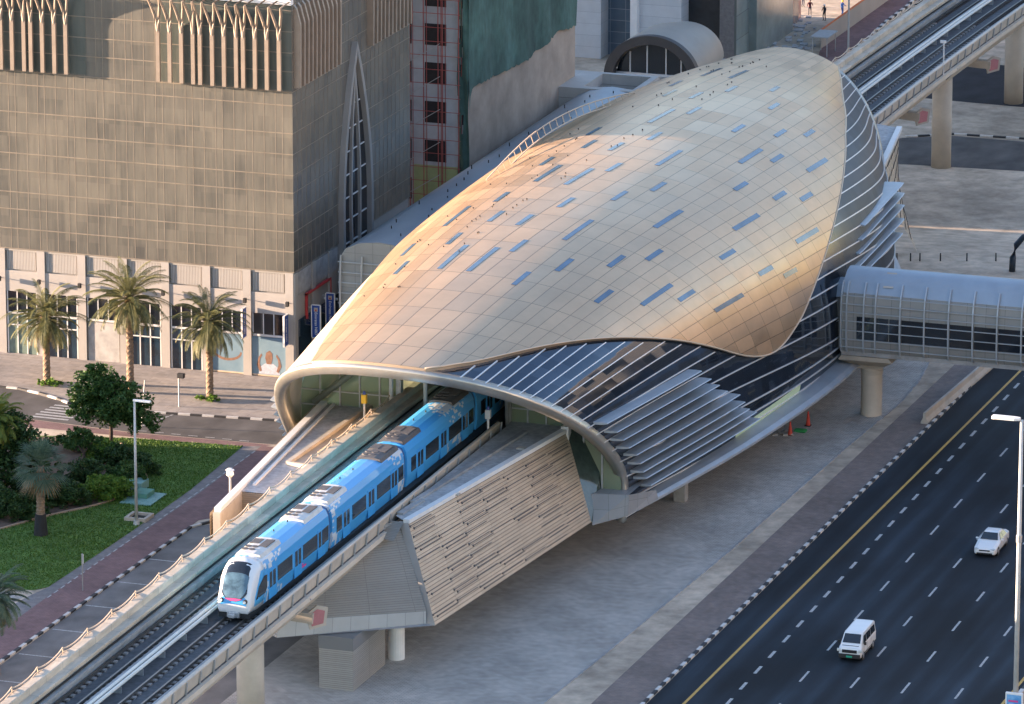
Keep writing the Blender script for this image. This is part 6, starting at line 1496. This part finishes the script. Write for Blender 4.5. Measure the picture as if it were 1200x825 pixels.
def leafy(name, label, cat, base, clumps, n, size, mat, seed, group=None, trunk=True, th=1.5):
    rr = random.Random(seed); b = V(base); t = thing(name, label, cat, b, group)
    mb = MB()
    tot = sum(c[3]**2 for c in clumps)
    for cx, cy, cz, r, *sq in clumps:
        nn = int(n*r*r/tot); sub = []
        for k in range(max(6, int(nn/55))):
            v = V((rr.gauss(0,1), rr.gauss(0,1), rr.gauss(0,1))).normalized()*r*rr.uniform(.45,1.0); sub.append((V((cx,cy,cz))+V((v.x,v.y,v.z*(sq[0] if sq else .8))), r*rr.uniform(.16,.34)))
        for k in range(nn):
            c, sr = sub[rr.randrange(len(sub))]
            v = V((rr.gauss(0,1), rr.gauss(0,1), rr.gauss(0,.8))); v = v.normalized()*sr*rr.random()**.4
            p = b+c+v
            if p.z < b.z+.05: continue
            a = V((rr.gauss(0,1),rr.gauss(0,1),rr.gauss(0,.6))).normalized(); q = a.cross(V((rr.gauss(0,1),rr.gauss(0,1),rr.gauss(0,1)))).normalized(); s = size*rr.uniform(.6,1.3)
            mb.add([p-a*s*.5, p+q*s*.3, p+a*s*.5, p-q*s*.3], [(0,1,2,3)])
    mb.build('crown' if trunk else 'foliage', mat, t, fix=False)
    mb = MB()
    if trunk:
        mb.tube([b-V((0,0,.2)), b+V((.05,0,th*.5)), b+V((0,.05,th))], [.2,.16,.13], 8)
    for cx, cy, cz, r, *sq in clumps: mb.tube([b+V((0,0,th*.9 if trunk else 0)), b+V((cx*.5,cy*.5,(th+cz)*.5)), b+V((cx,cy,cz))], [.10,.07,.03], 6)
    mb.build('trunk' if trunk else 'stem', M['trunk'], t)
    return t
p = G(130,522); leafy('tree', 'rounded dark green roadside tree in front of the plaza palms', 'tree', (p.x,p.y,.02), [(-1.2,0,4.6,2.3),(.0,.2,3.3,2.2),(1.5,0,3.5,2.3),(-2.0,0,3.0,1.9),(2.7,.1,2.7,1.8),(.6,-.3,4.9,1.5),(-.9,0,5.9,1.4)], 15000, .30, M['tree_leaf'], 31, th=2.0)
p = G(6,585); leafy('tree', 'dense dark tree at the left edge behind the fan palm', 'tree', (p.x,p.y,.02), [(-.6,0,4.6,2.7),(1.4,.3,3.4,2.5),(.2,-.3,6.2,2.0),(2.2,0,4.6,1.9),(-2,0,3,2.4),(.5,0,2.0,2.2)], 14000, .30, M['dark_leaf'], 32, th=2.2)
p = G(98,548); leafy('tree', 'small feathery tree with pinkish stems between the shrubs', 'tree', (p.x,p.y,.02), [(0,0,2.6,1.1),(.8,0,2.2,.9),(-.8,.1,2.1,.9)], 2200, .24, M['tree_leaf'], 33, th=1.3)
SH = [(128,584,1.6,1.4,'bright_leaf','bright green rounded shrub in front of the clump'),(110,587,1.4,1.2,'bright_leaf','yellow-green shrub left of the bright rounded one'),(150,568,1.4,1.3,'tree_leaf','mid green shrub beside the lawn edging'),(163,556,1.3,1.1,'dark_leaf','dark low shrub nearest the lamp and teal box'),(140,550,1.6,1.5,'dark_leaf','dark shrub behind the bright green ones'),(120,545,1.4,1.9,'bright_leaf','tall fresh green shrub under the roadside tree'),(98,568,1.7,1.5,'dark_leaf','dark shrub mass right of the fan palm trunk'),(82,592,1.4,1.1,'dark_leaf','low dark shrub beside the fan palm trunk'),(62,590,1.7,1.5,'dark_leaf','dark shrub behind the fan palm trunk'),(30,603,1.6,1.1,'dark_leaf','low dark shrub left of the fan palm'),(10,608,1.7,1.2,'dark_leaf','low dark shrub at the far left of the bed'),(90,530,1.3,1.5,'tree_leaf','grey-green shrub by the zebra crossing'),(-10,602,2.0,1.8,'dark_leaf','big dark shrub cut by the left edge'),(140,582,.9,.6,'tree_leaf','small shrub at the front of the bed')]
for i, (px, py, r, h, mt, lb) in enumerate(SH):
    p = G(px, py); leafy('shrub', lb, 'shrub', (p.x,p.y,.03), [(0,0,h*.55,r*.95,.8),(r*.75,.2,h*.5,r*.75,.8),(-r*.75,-.1,h*.48,r*.75,.8),(.1,-.4,h*.9,r*.6,.8),(-.3,.9,h*.6,r*.8,.8)], int(3200*r), .24, M[mt], 50+i, 'shrubs of the planting bed', trunk=False, th=h*.3)
for px, py, lb in ((57,453,'low green ground shrub at the foot of the leftmost plaza palm'),(242,470,'small green shrub at the foot of the rightmost plaza palm')):
    p = G(px, py); leafy('shrub', lb, 'shrub', (p.x,p.y,.1), [(0,0,.2,.85,.4),(.8,0,.2,.6,.4),(-.7,0,.2,.6,.4)], 900, .18, M['bright_leaf'], 80+px, 'shrubs at the palm feet', trunk=False, th=.2)
# grass blades: short tufts over the lawn in view
gm = MB(); rr = random.Random(5)
import mathutils
def inside(x, y, P_):
    c = False; j = len(P_)-1
    for i in range(len(P_)):
        if (P_[i][1] > y) != (P_[j][1] > y) and x < (P_[j][0]-P_[i][0])*(y-P_[i][1])/(P_[j][1]-P_[i][1])+P_[i][0]: c = not c
        j = i
    return c
bed = bed_poly
k = 0
while k < 26000:
    x = rr.uniform(-50,-36); y = rr.uniform(-22.5,19)
    if not inside(x, y, lawn_poly) or inside(x, y, bed): continue
    k += 1; a = rr.uniform(0,6.28); h = rr.uniform(.05,.13); w_ = .05
    gm.add([(x-math.cos(a)*w_,y-math.sin(a)*w_,.03),(x+math.cos(a)*w_,y+math.sin(a)*w_,.03),(x+rr.uniform(-.06,.06),y+rr.uniform(-.06,.06),.03+h)], [(0,1,2)])
o = gm.build('grass', leaf_mat('grass_blade', (.05,.115,.016), (.11,.19,.03)), fix=False); o['kind'] = 'stuff'; o['label'] = 'short mown green grass of the lawn'; o['category'] = 'grass'
# ------------------------------------------------------------------ neighbours just out of the picture (they cast the long shade and stand in the reflections)
M['sunlit_tower'] = grid_mat('neighbour_facade', (.42,.32,.225), (.08,.09,.10), (3.2,3.4), (.45,.5), rough=.35, tone=.1, src='Object', axes=(1,2), noise_var=.1, bump=0)
M['far_office'] = pm('blue_grey_office', (.14,.17,.20), .5, var=.2, scale=.2)
M['neigh'] = pm('neighbour_render', (.42,.37,.32), .8, var=.1, scale=.3)
def tower(x0, x1, y0, y1, h, label, m):
    t = thing('neighbour_building', label, 'building', ((x0+x1)/2,(y0+y1)/2,0), 'neighbouring buildings around the site'); MB().box(x0,x1,y0,y1,-.2,h).build('wall', m, t); MB().box(x0+.3,x1-.3,y0+.3,y1-.3,h,h+.8).build('roof', M['concrete_grey'], t)
tower(-120,-92,-150,-26,15.5,'unseen low block added to shade the lawn from the west', M['neigh'])  # unseen blocks, sized and placed to shade lawn and highway
tower(-120,-92,-22,1.5,15.5,'second unseen low block added to shade the lawn from the west', M['neigh'])
for y0_, x0_, x1_, h_ in ((270,-150,-95,60),(285,-85,-40,50),(300,-30,20,66),(275,30,75,58)): tower(x0_, x1_, y0_, y0_+25, h_, 'unseen office block added beyond the viaduct to darken reflections', M['far_office'])  # unseen, added to darken what the far glass reflects
tower(-150,-108,98,176,62,'unseen tall block added to shade the white tower and pavilion', M['neigh'])  # unseen, added to keep low sun off the white tower and pavilion
for i, (y0, y1, h, x) in enumerate(((-60,-30,46,100),(-22,6,70,104),(16,44,38,98),(54,82,84,106),(92,122,52,100),(132,165,74,104),(176,210,44,100))):
    tower(x, x+26, y0, y1, h, 'glazed office tower standing in the row across the highway', M['sunlit_tower'])
